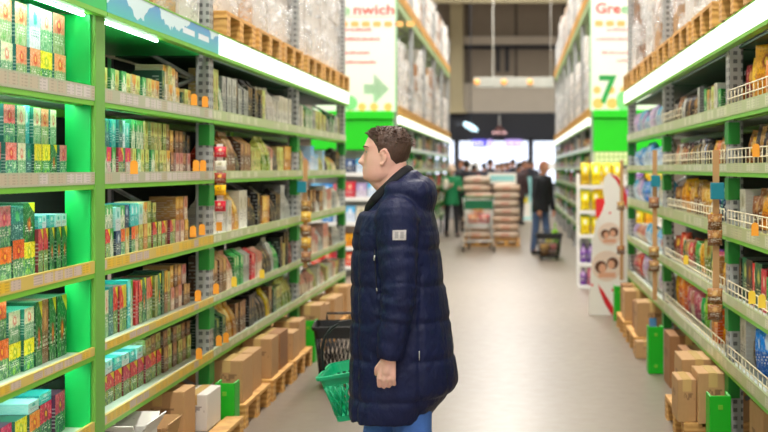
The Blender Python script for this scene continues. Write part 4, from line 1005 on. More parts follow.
# --- free-standing rack of yellow packs
SY = 15.9
x0, x1 = P(578, 0, SY).x, 1.42
t = empty('display_stand', ((x0+x1)/2, SY, 0)); tag(t, 'white display stand stacked with bright yellow packs behind the baby poster', 'display stand')
w_ = (x1-x0)/2
zsh = [P(0, y, SY).z for y in (185, 210, 234, 262, 284)]
for z in zsh: MB().box(-w_, w_, -.2, .2, z-.045, z).build('shelf', M['white'], parent=t, bevel=.004)
for sx in (-1, 1):
    for sy in (-.19, .19): MB().box(sx*w_-.012, sx*w_+.012, sy-.012, sy+.012, 0, 1.5).build('post', M['white'], parent=t)
MB().box(-.08, .1, -.222, -.21, P(0, 217, SY).z, P(0, 198, SY).z).build('red_card', plain('red_card', (214, 30, 34), .5), parent=t)
for li, z in enumerate(zsh):
    n = 4 if li < 3 else 6
    for k in range(n):
        v = 'syellow' if li < 3 else ('violet' if li == 3 and k < 4 else ('syellow' if li == 3 else ('violet', 'plum', 'navy')[k % 3]))
        wd = (x1-x0-.04)/n; x = x0+.02+wd*(k+.5)
        place_one('bottle' if v == 'violet' else ('pk' if li < 3 else 'case'), v, x, SY-.08, z+.001, wd-.012 if v != 'violet' else .09, .2, (.29, .26, .24, .25, .22)[li],
                  '%s %s on %s shelf of the white display stand, %s along' % (V[v][0], 'bottle' if v == 'violet' else 'pack', SN[li], ORD[k]), 'package', 'goods on the display stand', name='bottle' if v == 'violet' else 'pack')
# --- baby poster standee
PY = 12.86
t = empty('poster_stand', (P(606, 0, PY).x, PY, 0)); tag(t, 'tall white cardboard standee with red swoosh and two round family portraits', 'standee'); bxx = P(606, 0, PY).x
def sp_(pts): return [(P(a, 0, PY).x-bxx, P(0, b, PY).z) for a, b in pts]
out = sp_([(609, 172.5), (604.5, 178), (602.5, 186), (603.5, 194), (605, 203), (602, 212), (596.5, 222), (593, 238), (591.5, 260), (590.5, 282), (589, 300), (588.5, 314)]) ; out = out + [(out[-1][0], 0.0), (sp_([(629, 0)])[0][0], 0.0)] + sp_([(629, 215), (627.5, 196), (624, 184), (617, 175.5)])
MB().prism(out, 0, .02, 'y').build('standee_board', M['sign_white'], parent=t)
M['swoosh'] = plain('swoosh_red', (214, 26, 40), .4)
strut = MB(); strut.prism([(.02, 0), (.38, 0), (.02, 1.1)], -.01, .01, 'x'); strut.build('support_strut', M['kraft'], parent=t)
rd = MB(); rd.prism(sp_([(598, 284), (600, 292), (605, 304), (613, 317), (620, 319), (612, 305), (604, 292)]), -.003, 0, 'y'); rd.build('red_swoosh', M['swoosh'], parent=t); rd = MB(); rd.prism(sp_([(610, 174), (616, 180), (621, 190), (624, 203), (627.5, 210), (627, 196), (623.5, 185), (617, 176.5)]), -.003, 0, 'y')
for (a, b, r) in ((610, 213, .012), (613, 290, .016), (592, 285, .014)): disc(rd, P(a, 0, PY).x-bxx, P(0, b, PY).z, r, -.003, 0)
rd.build('red_print', M['swoosh'], parent=t)
M['portrait_bg'] = plain('portrait_cream', (236, 214, 196), .5, 0, .03); M['portrait_skin'] = plain('portrait_skin', (226, 170, 138), .5, 0, .03); M['portrait_hair'] = plain('portrait_hair', (96, 58, 38), .5, 0, .05)
for (a, b, r, heads) in ((609.5, 234, .125, ((-.045, .0, .048), (.045, .02, .05))), (607, 266, .165, ((-.065, -.01, .066), (.06, .03, .062)))):
    X0, Z0 = P(a, 0, PY).x-bxx, P(0, b, PY).z
    m = MB(); disc(m, X0, Z0, r, -.003, 0, n=28); pt = m.build('round_portrait', M['portrait_bg'], parent=t)
    m = MB(); [disc(m, X0+u, Z0+v_, rr, -.0045, -.003) for u, v_, rr in heads]; m.build('portrait_hair', M['portrait_hair'], parent=pt)
    m = MB(); [disc(m, X0+u*.75, Z0+v_-.014, rr*.74, -.006, -.0045, rx=rr*.62) for u, v_, rr in heads]; m.box(X0-r*.55, X0+r*.55, -.0045, -.003, Z0-r*.75, Z0-r*.42); m.build('portrait_face', M['portrait_skin'], parent=pt)
# ================================================================= sacks in the aisle
M['sack'] = None
def sackm():
    q = NT('woven_sack'); o = q.coords('Generated'); n = q.noise(q.vec, 5, 4); r = q.rand()
    c = q.mix(n, lin((214, 196, 176)), lin((188, 164, 142))); c = q.mix(q.m('MULTIPLY', r, .35), c, lin((222, 176, 140)))
    d = q.m('MULTIPLY', q.m('LESS_THAN', q.m('ABSOLUTE', q.m('SUBTRACT', o[0], .5)), .16), q.m('LESS_THAN', q.m('ABSOLUTE', q.m('SUBTRACT', o[2], .5)), .22))
    return q.out(q.mix(q.m('MULTIPLY', d, .5), c, lin((200, 110, 90))), .6)
M['sack'] = sackm()
def sackmesh():
    mb = MB(); rs = []
    for i in range(13):
        t = i/12.; x = (t-.5)*.53; k = max(.12, math.sin(PI*min(max(t, .0), 1)))**.32 if 0 < i < 12 else .2
        ring = []
        for j in range(18):
            a = 2*PI*j/18; ca, sa = math.cos(a), math.sin(a)
            nn = 1+.06*noise.noise(Vector((t*4, ca*2, sa*2)))
            ring.append((x, .2*math.copysign(abs(ca)**.5, ca)*(.8+.2*k)*nn, .0765+.0755*math.copysign(abs(sa)**.5, sa)*(.6+.4*k)*nn))
        rs.append(ring)
    mb.rings(rs); return mb.mesh('sack', [M['sack']])
sm = sackmesh(); SX, SYY = -.50, 24.6
pallet(SX-.28, SYY+.0, 0, 'pine pallet under the sacks in the middle of the aisle', 'pallets in the aisle', 0, (.5, 1.2, 1)).scale = (.48, 1.2, 1)
pallet(SX+.30, SYY+.0, 0, 'pine pallet under the right half of the sack pile', 'pallets in the aisle', 0, (.46, 1.2, 1))
for lay in range(8):
    for cidx, cx in enumerate((-.28, .29)):
        if lay == 7 and cidx == 1: continue
        for row, yy in enumerate((-.235, .215)):
            o = bpy.data.objects.new('flour_sack', sm); C.objects.link(o)
            o.location = (SX+cx+R.uniform(-.03, .03), SYY+yy, .149+lay*.158); o.rotation_euler = (0, R.uniform(-.02, .02), R.uniform(-.05, .05))
            tag(o, 'pale sack in the aisle pile, %s column %s row, %s layer from the floor' % (('left', 'right')[cidx], ('front', 'rear')[row], ORD[lay]), 'sack', 'sacks piled in the aisle')
# price board standing on the sacks
pt = P(503, 178, 24.6)
t = empty('price_board', (SX+.22, SYY-.0, .146+7*.157+.01)); tag(t, 'aqua and white price board standing on the sack pile', 'sign')
MB().box(-.29, .29, -.01, .01, 0, .22).build('board', M['sign_white'], parent=t); MB().box(-.25, .25, -.014, -.011, .05, .17).build('aqua_print', M['aqua'], parent=t)
# floor board beyond
t = empty('floor_board', (P(524, 0, 36).x, 36, 0)); tag(t, 'white and aqua standing board with a yellow disc beyond the sacks', 'sign')
MB().box(-.22, .22, -.015, .015, .03, 1.32).build('board', M['aqua'], parent=t)
m = MB().box(-.2, .2, -.019, -.016, .1, .55); m.build('white_print', M['sign_white'], parent=t)
m = MB(); disc(m, .02, .62, .11, -.022, -.0195); m.build('yellow_disc', plain('yellow_disc', (240, 216, 60), .5), parent=t)
MB().box(-.24, .24, -.2, .2, 0, .03).build('base', M['white'], parent=t)
# ================================================================= shopping trolley
def wire_panel(mb, p00, p10, p11, p01, nu, nv, r):
    a, b, c, d = map(Vector, (p00, p10, p11, p01))
    for i in range(nu+1):
        t = i/nu; mb.tube([a.lerp(b, t), d.lerp(c, t)], r, 5)
    for i in range(nv+1):
        t = i/nv; mb.tube([a.lerp(d, t), b.lerp(c, t)], r, 5)
M['chrome'] = plain('zinc_wire', (222, 222, 218), .35, .1, .05)
t = empty('shopping_trolley', (P(479.5, 0, 23).x, 22.9, 0)); tag(t, 'wire shopping trolley with a green seat flap beside the sack pile', 'shopping trolley')
b = MB(); wt, wb, y0, y1, zt2, zb2 = .29, .22, -.42, .42, .98, .45
A = [(-wt, y0, zt2), (wt, y0, zt2), (wt*.82, y1, zt2-.06), (-wt*.82, y1, zt2-.06)]; B = [(-wb, y0+.02, zb2), (wb, y0+.02, zb2), (wb*.8, y1-.1, zb2+.08), (-wb*.8, y1-.1, zb2+.08)]
for i in range(4):
    j = (i+1) % 4; wire_panel(b, A[i], A[j], B[j], B[i], 12 if i % 2 == 0 else 16, 6, .0045)
wire_panel(b, B[0], B[1], B[2], B[3], 10, 12, .0045)
b.tube(A, .008, 8, closed=True); b.build('wire_basket', M['chrome'], parent=t)
fr = MB()
for s in (-1, 1):
    fr.tube([(s*.29, -.5, 1.02), (s*.28, -.42, .9), (s*.24, -.40, .5), (s*.29, -.42, .14)], .011, 8); fr.tube([(s*.29, -.42, .16), (s*.22, .40, .16), (s*.2, .38, .48)], .011, 8)
fr.tube([(-.28, -.42, .2), (.28, -.42, .2)], .01, 8); fr.tube([(-.22, .4, .17), (.22, .4, .17)], .01, 8); fr.build('frame', M['chrome'], parent=t)
MB().tube([(-.3, -.5, 1.03), (.3, -.5, 1.03)], .016, 10).build('handle', plain('green_handle', (20, 130, 80), .4), parent=t)
MB().box(-.27, .27, -.445, -.43, .80, .97).build('seat_flap', plain('green_flap', (0, 112, 70), .4), parent=t, bevel=.01)
for s in (-1, 1):
    for yy, sx in ((-.42, .29), (.38, .21)):
        w_ = MB(); w_.tube([(s*sx-.014, yy, .062), (s*sx+.014, yy, .062)], .062, 18); wh = w_.build('wheel', M['black_rubber'], parent=t)
        f = MB(); f.box(s*sx-.024, s*sx-.018, yy-.02, yy+.02, .06, .17); f.box(s*sx+.018, s*sx+.024, yy-.02, yy+.02, .06, .17); f.build('caster_fork', M['chrome'], parent=wh)
tx, ty = t.location.x, t.location.y
for i, (dx, dy, v, z) in enumerate(((-.11, -.1, 'orangeb', .5), (.1, -.12, 'red', .5), (-.02, -.1, 'orangeb', .66))):
    o = place_one('bag', v, tx+dx, ty+dy, z+.03, .2, .12, .16, 'red-orange bag in the shopping trolley, %s one' % ('left', 'right', 'upper')[i], 'bag', 'red bags in the trolley', name='net_bag')
# ================================================================= baskets
def basket(name, label, loc, mat, hw=.15, hl=.21, h=.21, bw=.11, bl=.165, tilt=0, rz=0, handle_col=None, handle='arc', group='shopping baskets'):
    t = empty(name, loc, rz); t.rotation_euler = (0, tilt, rz); tag(t, label, 'shopping basket', group)
    def ring(k, z, inset=0): # rounded rectangle at level k (0 bottom, 1 top)
        w, l = bw+(hw-bw)*k-inset, bl+(hl-bl)*k-inset; r = .035; pts = []
        for cx, cy, a0 in ((w-r, l-r, 0), (-w+r, l-r, PI/2), (-w+r, -l+r, PI), (w-r, -l+r, 1.5*PI)):
            for q in range(5): a = a0+PI/2*q/4; pts.append((cx+r*math.cos(a), cy+r*math.sin(a), z))
        return pts
    shell = MB()
    # solid lower wall and upper band; bars between them
    shell.rings([ring(0, 0), ring(.12, h*.12), ring(.12, h*.12, .004), ring(0, .004, .004)], 0, caps=False, smooth=False)
    shell.rings([ring(0, 0), ring(0, .004)], 0, smooth=False)
    shell.rings([ring(.8, h*.8), ring(1, h*.985), ring(1, h*.985, .004), ring(.8, h*.8, .004), ring(.8, h*.8)], 0, caps=False, smooth=False)
    lo, hi = ring(.12, h*.12, .002), ring(.8, h*.8, .002)
    def along(pts, s):
        n = len(pts); L = [0]
        for i in range(n): L.append(L[-1]+(Vector(pts[(i+1) % n])-Vector(pts[i])).length)
        s = (s % 1)*L[-1]
        for i in range(n):
            if s <= L[i+1]: return Vector(pts[i]).lerp(Vector(pts[(i+1) % n]), (s-L[i])/max(1e-9, L[i+1]-L[i]))
        return Vector(pts[0])
    nb = 44
    for i in range(nb):
        for sh in (1.6, -1.6):
            shell.tube([along(lo, i/nb), along(hi, (i+sh)/nb)], .0048, 5)
    shell.build('basket_body', mat, parent=t)
    rim = MB(); rim.rings([ring(1, h*.95, -.012), ring(1, h+.004, -.014), ring(1, h+.006, .0), ring(1, h*.97, .002), ring(1, h*.95, -.012)], 0, caps=False, smooth=False)
    rim.build('rim', mat, parent=t)
    hd = MB(); hm = handle_col or mat
    if handle == 'arc':
        pts = []
        for q in range(25):
            a = PI*q/24; ca, sa = math.cos(a), math.sin(a)
            pts.append((-(hw+.006)*math.copysign(abs(ca)**.75, ca), .0, h-.01+.215*abs(sa)**.75))
        hd.tube(pts, .0065, 8); hd.box(-.05, .05, -.012, .012, h+.19, h+.212)
    else:
        hd.tube([(-hw*.6, hl+.01, h), (-hw*.6, hl+.03, h+handle), (hw*.6, hl+.03, h+handle), (hw*.6, hl+.01, h)], .009, 8)
    hd.build('handle', hm, parent=t)
    return t
M['basket_green'] = plain('teal_green_plastic', (6, 170, 116), .35, 0, .04, 6)
M['basket_black'] = plain('charcoal_plastic', (26, 27, 30), .4, 0, .08, 6)
gb = basket('shopping_basket', 'teal green plastic basket with dark handle carried by the person in navy', (-.686, 5.47, .468), M['basket_green'], tilt=-math.radians(10), handle_col=M['basket_black'], hl=.20)
def roller(loc, label, rz, hw=.185, hl=.2, h=.40):
    t = basket('rolling_basket', label, (loc[0], loc[1], .045), M['basket_black'], hw=hw, hl=hl, h=h, bw=hw*.76, bl=hl*.8, rz=rz, handle=.05)
    for s in (-1, 1):
        for yy in (-1, 1):
            MB().tube([(s*hw*.6-.01, yy*hl*.6, -.015), (s*hw*.6+.01, yy*hl*.6, -.015)], .03, 12).build('wheel', M['black_rubber'], parent=t)
    return t
roller((-1.27, 8.7), 'tall black rolling basket standing on the floor beyond the green basket', .1)
rb = roller((P(549, 0, 20.6).x, 20.6), 'black rolling basket full of goods beside the person in black', 0, hw=.22)
for i, (dx, v) in enumerate(((-.08, 'tan'), (.07, 'blush'), (0, 'straw'))):
    place_one('bag', v, rb.location.x+dx, 20.5+.05*i, .08+.12*(i == 2), .14, .1, .2, '%s bag inside the distant rolling basket' % V[v][0], 'bag', 'goods in the rolling basket', name='grocery_bag')
t = empty('carrier_bag', (P(555, 0, 21.3).x, 21.25, 0)); tag(t, 'lime green carrier bag on the floor behind the rolling basket', 'bag')
m_bag(.34, .2, .5).build('bag_body', plain('lime_bag', (150, 226, 20), .4), parent=t)
MB().tube([(0, -.08, .48), (0, -.06, .6), (0, .06, .6), (0, .08, .48)], .008, 6).build('bag_handle', plain('lime_handle', (120, 190, 20), .4), parent=t)
# ================================================================= hanging things
YL = 33.
a, b_ = P(474, 0, YL).x, P(553.5, 0, YL).x
t = empty('hanging_light_bar', ((a+b_)/2, YL, P(0, 82.5, YL).z)); tag(t, 'pale horizontal lamp bar with amber round lamps hung across the aisle', 'lamp')
hw_ = (b_-a)/2
MB().box(-hw_, hw_, -.1, .1, -.14, .14).build('bar_housing', plain('pale_lamp_bar', (188, 190, 182), .5), parent=t, bevel=.01)
for px in (477, 504, 530):
    x = P(px, 0, YL).x-(a+b_)/2
    MB().lathe([(.07, 0), (.085, .03), (.05, .05)], 14).build('round_lamp', glow('amber_lamp', (250, 180, 100), .35), parent=t, loc=(x, -.1, 0)).rotation_euler = (PI/2, 0, 0)
wx = P(493, 0, YL).x-(a+b_)/2
MB().tube([(wx, 0, .1), (wx, 0, 11-P(0, 82.5, YL).z)], .02, 6).build('suspension_cable', M['white'], parent=t)
MB().tube([(hw_*.93, 0, .1), (hw_*.93, 0, 11-P(0, 82.5, YL).z)], .008, 6).build('suspension_cable', M['white'], parent=t)
zt_g = P(0, 115, YW).z; YC = 48.8; zc = P(0, 134, YC).z
t = empty('chandelier', (P(499.5, 0, YC).x, YC, zc)); tag(t, 'small round chandelier hanging before the shop window', 'lamp')
m = MB(); m.tube([(.26*math.cos(2*PI*k/20), .26*math.sin(2*PI*k/20), 0) for k in range(20)], .035, 6, closed=True); m.tube([(.16*math.cos(2*PI*k/20), .16*math.sin(2*PI*k/20), .16) for k in range(20)], .03, 6, closed=True)
for k in range(6): m.tube([(.26*math.cos(PI*k/3), .26*math.sin(PI*k/3), 0), (.16*math.cos(PI*k/3), .16*math.sin(PI*k/3), .16), (0, 0, .34)], .018, 6)
m.build('ring_frame', plain('rose_brass', (170, 120, 116), .4, .3), parent=t)
for k in range(6): MB().ellipsoid((.26*math.cos(PI*k/3+.3), .26*math.sin(PI*k/3+.3), .05), .04, .04, .05, 10, 6).build('bulb', glow('rose_bulb', (255, 210, 210), 1.), parent=t)
MB().tube([(0, 0, .3), (0, 0, zt_g-zc)], .025, 6).build('suspension_cable', M['white'], parent=t)
MB().box(-.04, .04, -.04, .78, zt_g-zc-.06, zt_g-zc).build('wall_bracket', M['mullion'], parent=t)
t = empty('spot_lamp', P(470.5, 127, 42)); tag(t, 'bluish white elongated lamp glowing against the dark gallery', 'lamp')
m = MB(); m.ellipsoid((0, 0, 0), .3, .12, .11, 16, 8, M=Matrix.Rotation(.5, 3, 'Y')); m.build('lamp_glass', glow('bluish_lamp', (190, 226, 240), 1.6), parent=t)
MB().box(-.5, -.2, -.04, .04, .06, .16).tube([(0, 0, .08), (0, 0, 11-P(0, 127, 42).z)], .015, 6).build('bracket', M['mullion'], parent=t)
M['sign_blue'] = glow('blue_lit_sign', (92, 84, 214), .9); M['sign_violet'] = glow('violet_lit_sign', (176, 150, 226), .9); M['sign_ink'] = glow('white_lit_letters', (236, 236, 255), 1.1)
for (xa, xb, mt, lb) in ((472, 487, 'sign_blue', 'blue lit shop sign on the dark gallery, nearer the column'), (488, 492.5, 'sign_violet', 'narrow violet lit sign beside the blue one'), (505, 522, 'sign_violet', 'violet lit shop sign past the chandelier')):
    A, B = P(xa, 139.5, 49.4), P(xb, 146.5, 49.4)
    t = empty('shop_sign', (A.x, 49.4, B.z)); tag(t, lb, 'sign', 'lit shop signs')
    MB().box(0, B.x-A.x, 0, .12, 0, A.z-B.z).build('light_box', M[mt], parent=t)
    m = MB(); n = int((B.x-A.x)/.16); r_ = random.Random(xa)
    for k in range(n):
        m.box(.05+k*.155, .09+k*.155, -.01, 0, .06, A.z-B.z-.06)
        if r_.random() > .4: m.box(.05+k*.155, .14+k*.155, -.01, 0, (A.z-B.z)*.5-.02, (A.z-B.z)*.5+.02)
    m.build('lit_lettering', M['sign_ink'], parent=t)
# checkout counters
for k, (px, yy) in enumerate(((462, 38), (490, 44.5), (541, 39), (552, 44))):
    t = empty('checkout_counter', (P(px, 0, yy).x, yy, 0)); tag(t, 'grey checkout counter far down the aisle, %s of four from the column' % ORD[k], 'counter', 'checkout counters')
    MB().box(-.4, .4, -.8, .8, 0, .85).build('counter_body', plain('counter_grey', (150, 152, 152), .5), parent=t, bevel=.02)
    MB().box(-.42, .42, -.84, .84, .85, .9).build('conveyor_top', M['mullion'], parent=t)
    MB().tube([(.35, .5, .9), (.35, .5, 1.5)], .02, 8).box(.15, .55, .47, .53, 1.5, 1.75).build('lane_marker', M['white'], parent=t)
# a red carton on the last upper load
# ================================================================= people
def skin_mat(name, rgb, blush):
    q = NT(name); q.coords('Object'); n = q.noise(q.vec, 14, 4); n2 = q.noise(q.vec, 90, 2)
    c = q.mix(n, lin(rgb), lin(blush)); q.bump(n2, .12, .002)
    q.b.inputs['Subsurface Weight'].default_value = .06; q.b.inputs['Subsurface Radius'].default_value = (.02, .008, .005)
    return q.out(c, .5)
M['skin'] = skin_mat('fair_skin', (248, 204, 188), (236, 168, 150))
M['skin2'] = skin_mat('warm_skin', (206, 150, 120), (190, 130, 104))
def cloth(name, rgb, rough=.75, bump=.25, sc=60, sheen=0, spec=None):
    q = NT(name); q.coords('Object'); n = q.noise(q.vec, 7, 4); n2 = q.noise(q.vec, sc, 3)
    a = lin(rgb); q.bump(n2, bump, .003)
    return q.out(q.mix(n, tuple(c*.82 for c in a[:3])+(1,), tuple(min(1, c*1.15) for c in a[:3])+(1,)), rough, spec=spec)
def hair_mat(name, rgb):
    q = NT(name); q.coords('Object')
    mp = q.n('ShaderNodeMapping'); q.put(mp.inputs['Vector'], q.vec); mp.inputs['Scale'].default_value = (60, 160, 40)
    n = q.noise(mp.outputs[0], 1.6, 4); q.bump(n, .8, .006); a = lin(rgb)
    return q.out(q.mix(n, tuple(c*.55 for c in a[:3])+(1,), tuple(c*1.6 for c in a[:3])+(1,)), .5)
M['hair_brown'] = hair_mat('brown_hair', (78, 54, 42)); M['hair_dark'] = hair_mat('dark_hair', (40, 32, 28)); M['hair_fair'] = hair_mat('ginger_hair', (150, 96, 66))

def hand(mb, wrist, d, n, s, curl=(.9, 1., 1.05, 1.1), k=1.0, thumb_in=.6):
    """d towards the fingertips, n out of the palm, s towards the thumb."""
    wrist, d, n, s = Vector(wrist), Vector(d).normalized(), Vector(n).normalized(), Vector(s).normalized()
    lens = ((.04, .026, .02), (.045, .029, .022), (.041, .027, .021), (.033, .021, .018))
    for i in range(4):
        off = s*(.031-.0205*i)*k
        kn = wrist + d*(.088-.004*abs(i-1))*k + off
        mb.capsule(wrist + off*.55 + d*.006*k, kn, .0155*k, .0105*k, 10)
        p = kn; a = 0
        for q, L in enumerate(lens[i]):
            a += curl[i]*(.75, 1.1, .8)[q]
            dd = d*math.cos(a) + n*math.sin(a); e = p + dd*L*k
            mb.capsule(p, e, (.0098-.0008*q)*k, (.0092-.0009*q)*k, 10); p = e
    mb.capsule(wrist - d*.02*k, wrist + d*.05*k, .024*k, .022*k, 12)
    b = wrist + s*.022*k + d*.02*k
    m1 = b + (s*.6+d*.7+n*.25).normalized()*.038*k; m2 = m1 + (d*.75+n*thumb_in+s*.15).normalized()*.032*k; m3 = m2 + (d*.6+n*(thumb_in+.3)-s*.25).normalized()*.026*k
    mb.capsule(b, m1, .017*k, .0125*k, 10); mb.capsule(m1, m2, .0125*k, .0108*k, 10); mb.capsule(m2, m3, .0108*k, .009*k, 10)

# ---------------------------------------------------------------- the man in navy
HX0, HY0 = (402-VX)*5.1/F, 5.1
K = F/5.1
def hp(px, py, dy=0.): return Vector(((px-402)/K, dy, H-(py-VY)/K))
man = empty('person', (HX0, HY0, 0)); tag(man, 'person in long navy quilted coat looking at the tea shelves, teal basket in hand', 'person')
# head: rings from the profile of the photograph; angle 0 looks along -X
prof = [(129.5, 381, 397, 7), (131.5, 375, 402, 12), (135, 369.6, 406, 16), (140, 366.6, 408.8, 18.4), (146, 364.8, 409.8, 19.4), (151, 365.6, 409.2, 19.4), (157, 365.0, 407.2, 18.9), (163, 364.4, 404.2, 17.8),
        (168, 364.4, 401, 16.8), (173, 364.2, 401, 16), (177, 364.6, 397, 14.6), (180, 366.6, 392, 12.5), (182, 371, 388, 9)]
def interp(tab, y):
    if y <= tab[0][0]: return tab[0][1:]
    for a, b in zip(tab, tab[1:]):
        if y <= b[0]:
            t = (y-a[0])/(b[0]-a[0]); t = t*t*(3-2*t)*.35 + t*.65
            return tuple(a[i]+(b[i]-a[i])*t for i in range(1, len(a)))
    return tab[-1][1:]
def g(x, s): return math.exp(-(x/s)**2/2)
def head_point(y, th, grow=0.):
    xf, xb, w = interp(prof, y); cx, rx = (xf+xb)/2, (xb-xf)/2
    ca, sa = math.cos(th), math.sin(th)
    e = .92
    px = cx - (rx+grow)*math.copysign(abs(ca)**e, ca); dy = (w+grow)*math.copysign(abs(sa)**e, sa)
    if grow == 0:
        t = abs(th)
        out = 6.2*g(y-161.8, 2.4)*g(th, .13) + 3.*g(y-156.5, 3.2)*g(th, .11) + 1.2*g(y-164, 1.6)*g(t-.17, .09)      # nose
        out += 2.2*g(y-169.0, 1.1)*g(th, .30) + 1.9*g(y-172.2, 1.1)*g(th, .26) - .7*g(y-170.6, .6)*g(th, .3)         # lips
        out += 1.7*g(y-147.5, 1.8)*g(t-.36, .28) - 1.6*g(y-151.8, 1.9)*g(t-.38, .17) + .5*g(y-151.8, 1.)*g(t-.38, .1) # brow, socket, lid
        out += 2.2*g(y-178.4, 2.6)*g(th, .32) + .8*g(y-158, 4.)*g(t-.8, .3)                                            # chin, cheek
        px -= out*ca; dy += out*sa*.6
    return hp(px, y, 0) + Vector((0, dy/K, 0))
body = MB(); rs = []
ys = [129.5, 130.4, 131.5, 133, 135, 138, 141, 144, 146, 147.5, 149, 150.5, 152, 153.5, 155, 156.5, 158, 159.5, 161, 162.5, 164, 165.5, 167, 168.2, 169.4, 170.6, 171.8, 173, 175, 177, 178.6, 180, 181.2, 182]
NA = 64
# finer spacing round the face
ths = [PI*math.copysign(abs(u)**1.35, u) for u in [(-1+2*k/NA) for k in range(NA)]]
for y in ys: rs.append([head_point(y, th) for th in ths])
body.rings(rs)
body.tube([hp(392, 163), hp(393, 176), hp(394, 190), hp(398, 212)], [.062, .061, .066, .08], 20)
body.capsule(hp(374, 178), hp(386, 186), .03, .045, 14)            # under the jaw
for s in (-1, 1):                                                  # ears
    M3 = Matrix.Rotation(-.18, 3, 'Y') @ Matrix.Rotation(s*.35, 3, 'Z')
    body.ellipsoid(hp(385.8, 156.3, s*.082), .0125, .006, .0255, 16, 10, M=M3)
    body.ellipsoid(hp(384.2, 164.5, s*.081), .0065, .006, .008, 12, 8)
    body.tube([hp(383, 155, s*.0875), hp(383.4, 151, s*.090), hp(386.4, 149.8, s*.093), hp(389.4, 152.4, s*.0945), hp(389.4, 157, s*.093), hp(387.2, 161.5, s*.089), hp(384.6, 165, s*.084)], .0034, 8)
# trunk, arms and legs (under the clothes) with both hands
body.ellipsoid(hp(400, 240), .13, .19, .20); body.ellipsoid(hp(402, 300), .12, .16, .18)
shL, elL, wrL = hp(401, 216, -.19), hp(405, 287, -.255), hp(396, 347, -.265)
shR, elR, wrR = hp(399, 216, .19), hp(388, 280, .30), Vector((-.165, .385, .885))
HAND_R = Vector((-.188, .385, .868))
for a, b_, c in ((shL, elL, wrL), (shR, elR, wrR)):
    body.capsule(a, b_, .05, .042); body.capsule(b_, c, .042, .029)
hipL, knL, anL = hp(408, 345, -.09), hp(416, 437, -.105), Vector((.145, -.11, .09))
hipR, knR, anR = hp(398, 345, .09), hp(379, 436, .10), Vector((-.16, .10, .09))
for a, b_, c in ((hipL, knL, anL), (hipR, knR, anR)):
    body.capsule(a, b_, .075, .052); body.capsule(b_, c, .052, .038); body.capsule(c, c+Vector((-.12, 0, -.05)), .036, .03)
hand(body, wrL + Vector((-.004, 0, -.008)), (-.12, .05, -1), (.15, .95, -.1), (-1, .15, .1), curl=(.72, .85, .92, 1.0), k=.98)
hand(body, wrR + Vector((-.006, .0, .0)), (-.45, 0, -.9), (-.9, 0, .45), (0, -1, 0), curl=(1.1, 1.15, 1.15, 1.1), k=.95, thumb_in=.9)
bm_ = remesh(body, .0045, 3, fac=.4)
bo = mesh_obj('body', bm_, M['skin'], man)
# hair: a shell over the skull above a hairline, short and slightly tousled
def hairline(th):
    t = abs(th)
    pts = ((0, 137.0), (.45, 137.5), (.8, 139.5), (1.0, 142), (1.22, 147), (1.32, 155), (1.5, 155), (1.6, 150), (1.75, 154), (1.9, 160), (2.3, 165), (2.7, 168), (3.2, 169))
    for a, b_ in zip(pts, pts[1:]):
        if t <= b_[0]: return a[1]+(b_[1]-a[1])*(t-a[0])/(b_[0]-a[0])
    return 169
hair = MB(); NH = 120; NV = 34; rs = []
for i in range(NV+1):
    ring = []
    for j in range(NH):
        th = -PI + 2*PI*j/NH; bot = hairline(th); t = i/NV
        y = 129.5 + (bot-129.5)*t
        thick = 2.7*(1-t)**(.55+.5*min(1, abs(th)/1.2)) + .45*min(1, (1-t)*8) if t < 1 else -.6
        side = g(abs(th)-1.6, .7); thick *= 1-.42*side
        p = head_point(max(y, 129.6), th, .001)
        nn = noise.noise(Vector((th*9, y*.22, 3.))) + .5*noise.noise(Vector((th*22, y*.3, 9.)))
        c = hp(388, 150); dirv = (p-c); dirv.normalize()
        lift = thick*(1+.28*nn)
        if t < .5 and abs(th) < .9: lift += 1.2*g(y-134.5, 3.)*g(th, .55)*(1+.5*nn)
        q_ = p + dirv*lift/K
        if i == 0: q_ = Vector((hp(388, 0).x + (p.x-hp(388, 0).x)*.9, p.y*.9, hp(0, 126.4+.8*nn).z))
        ring.append(q_)
    rs.append(ring)
hair.rings(rs, 0, caps=False)
top = [hp(388, 125.9)]*1
b0 = len(hair.v); hair.v.append(tuple(hp(389, 125.6)))
for j in range(NH): hair.face((j, b0, (j+1) % NH), 0, True)
hair.build('hair', M['hair_brown'], parent=man)
tuft = MB(); rr = random.Random(3)
for k in range(340):    # loose strands standing off the top and the fringe
    th = rr.uniform(-PI, PI); y = rr.uniform(129.6, min(hairline(th)-1.5, 146)); p = head_point(y, th, .001); c = hp(392, 152); dv = (p-c).normalized()
    fwd = Vector((-1, 0, .35)) if abs(th) < 1.3 else Vector((.6, 0, -.4))
    a = p + dv*.008; b_ = a + (dv*.5 + fwd*.6 + Vector((0, rr.uniform(-.4, .4), 0))).normalized()*rr.uniform(.010, .019)
    tuft.tube([a, a.lerp(b_, .5)+dv*.002, b_], [.0022, .0016, .0004], 4)
tuft.build('hair_strand', M['hair_brown'], parent=man, kind='stuff')
M['eye'] = plain('eye_white', (232, 226, 222), .2, 0, 0); M['iris'] = plain('dark_iris', (60, 48, 40), .2, 0, 0); M['brow'] = plain('brown_brow', (92, 64, 50), .8)
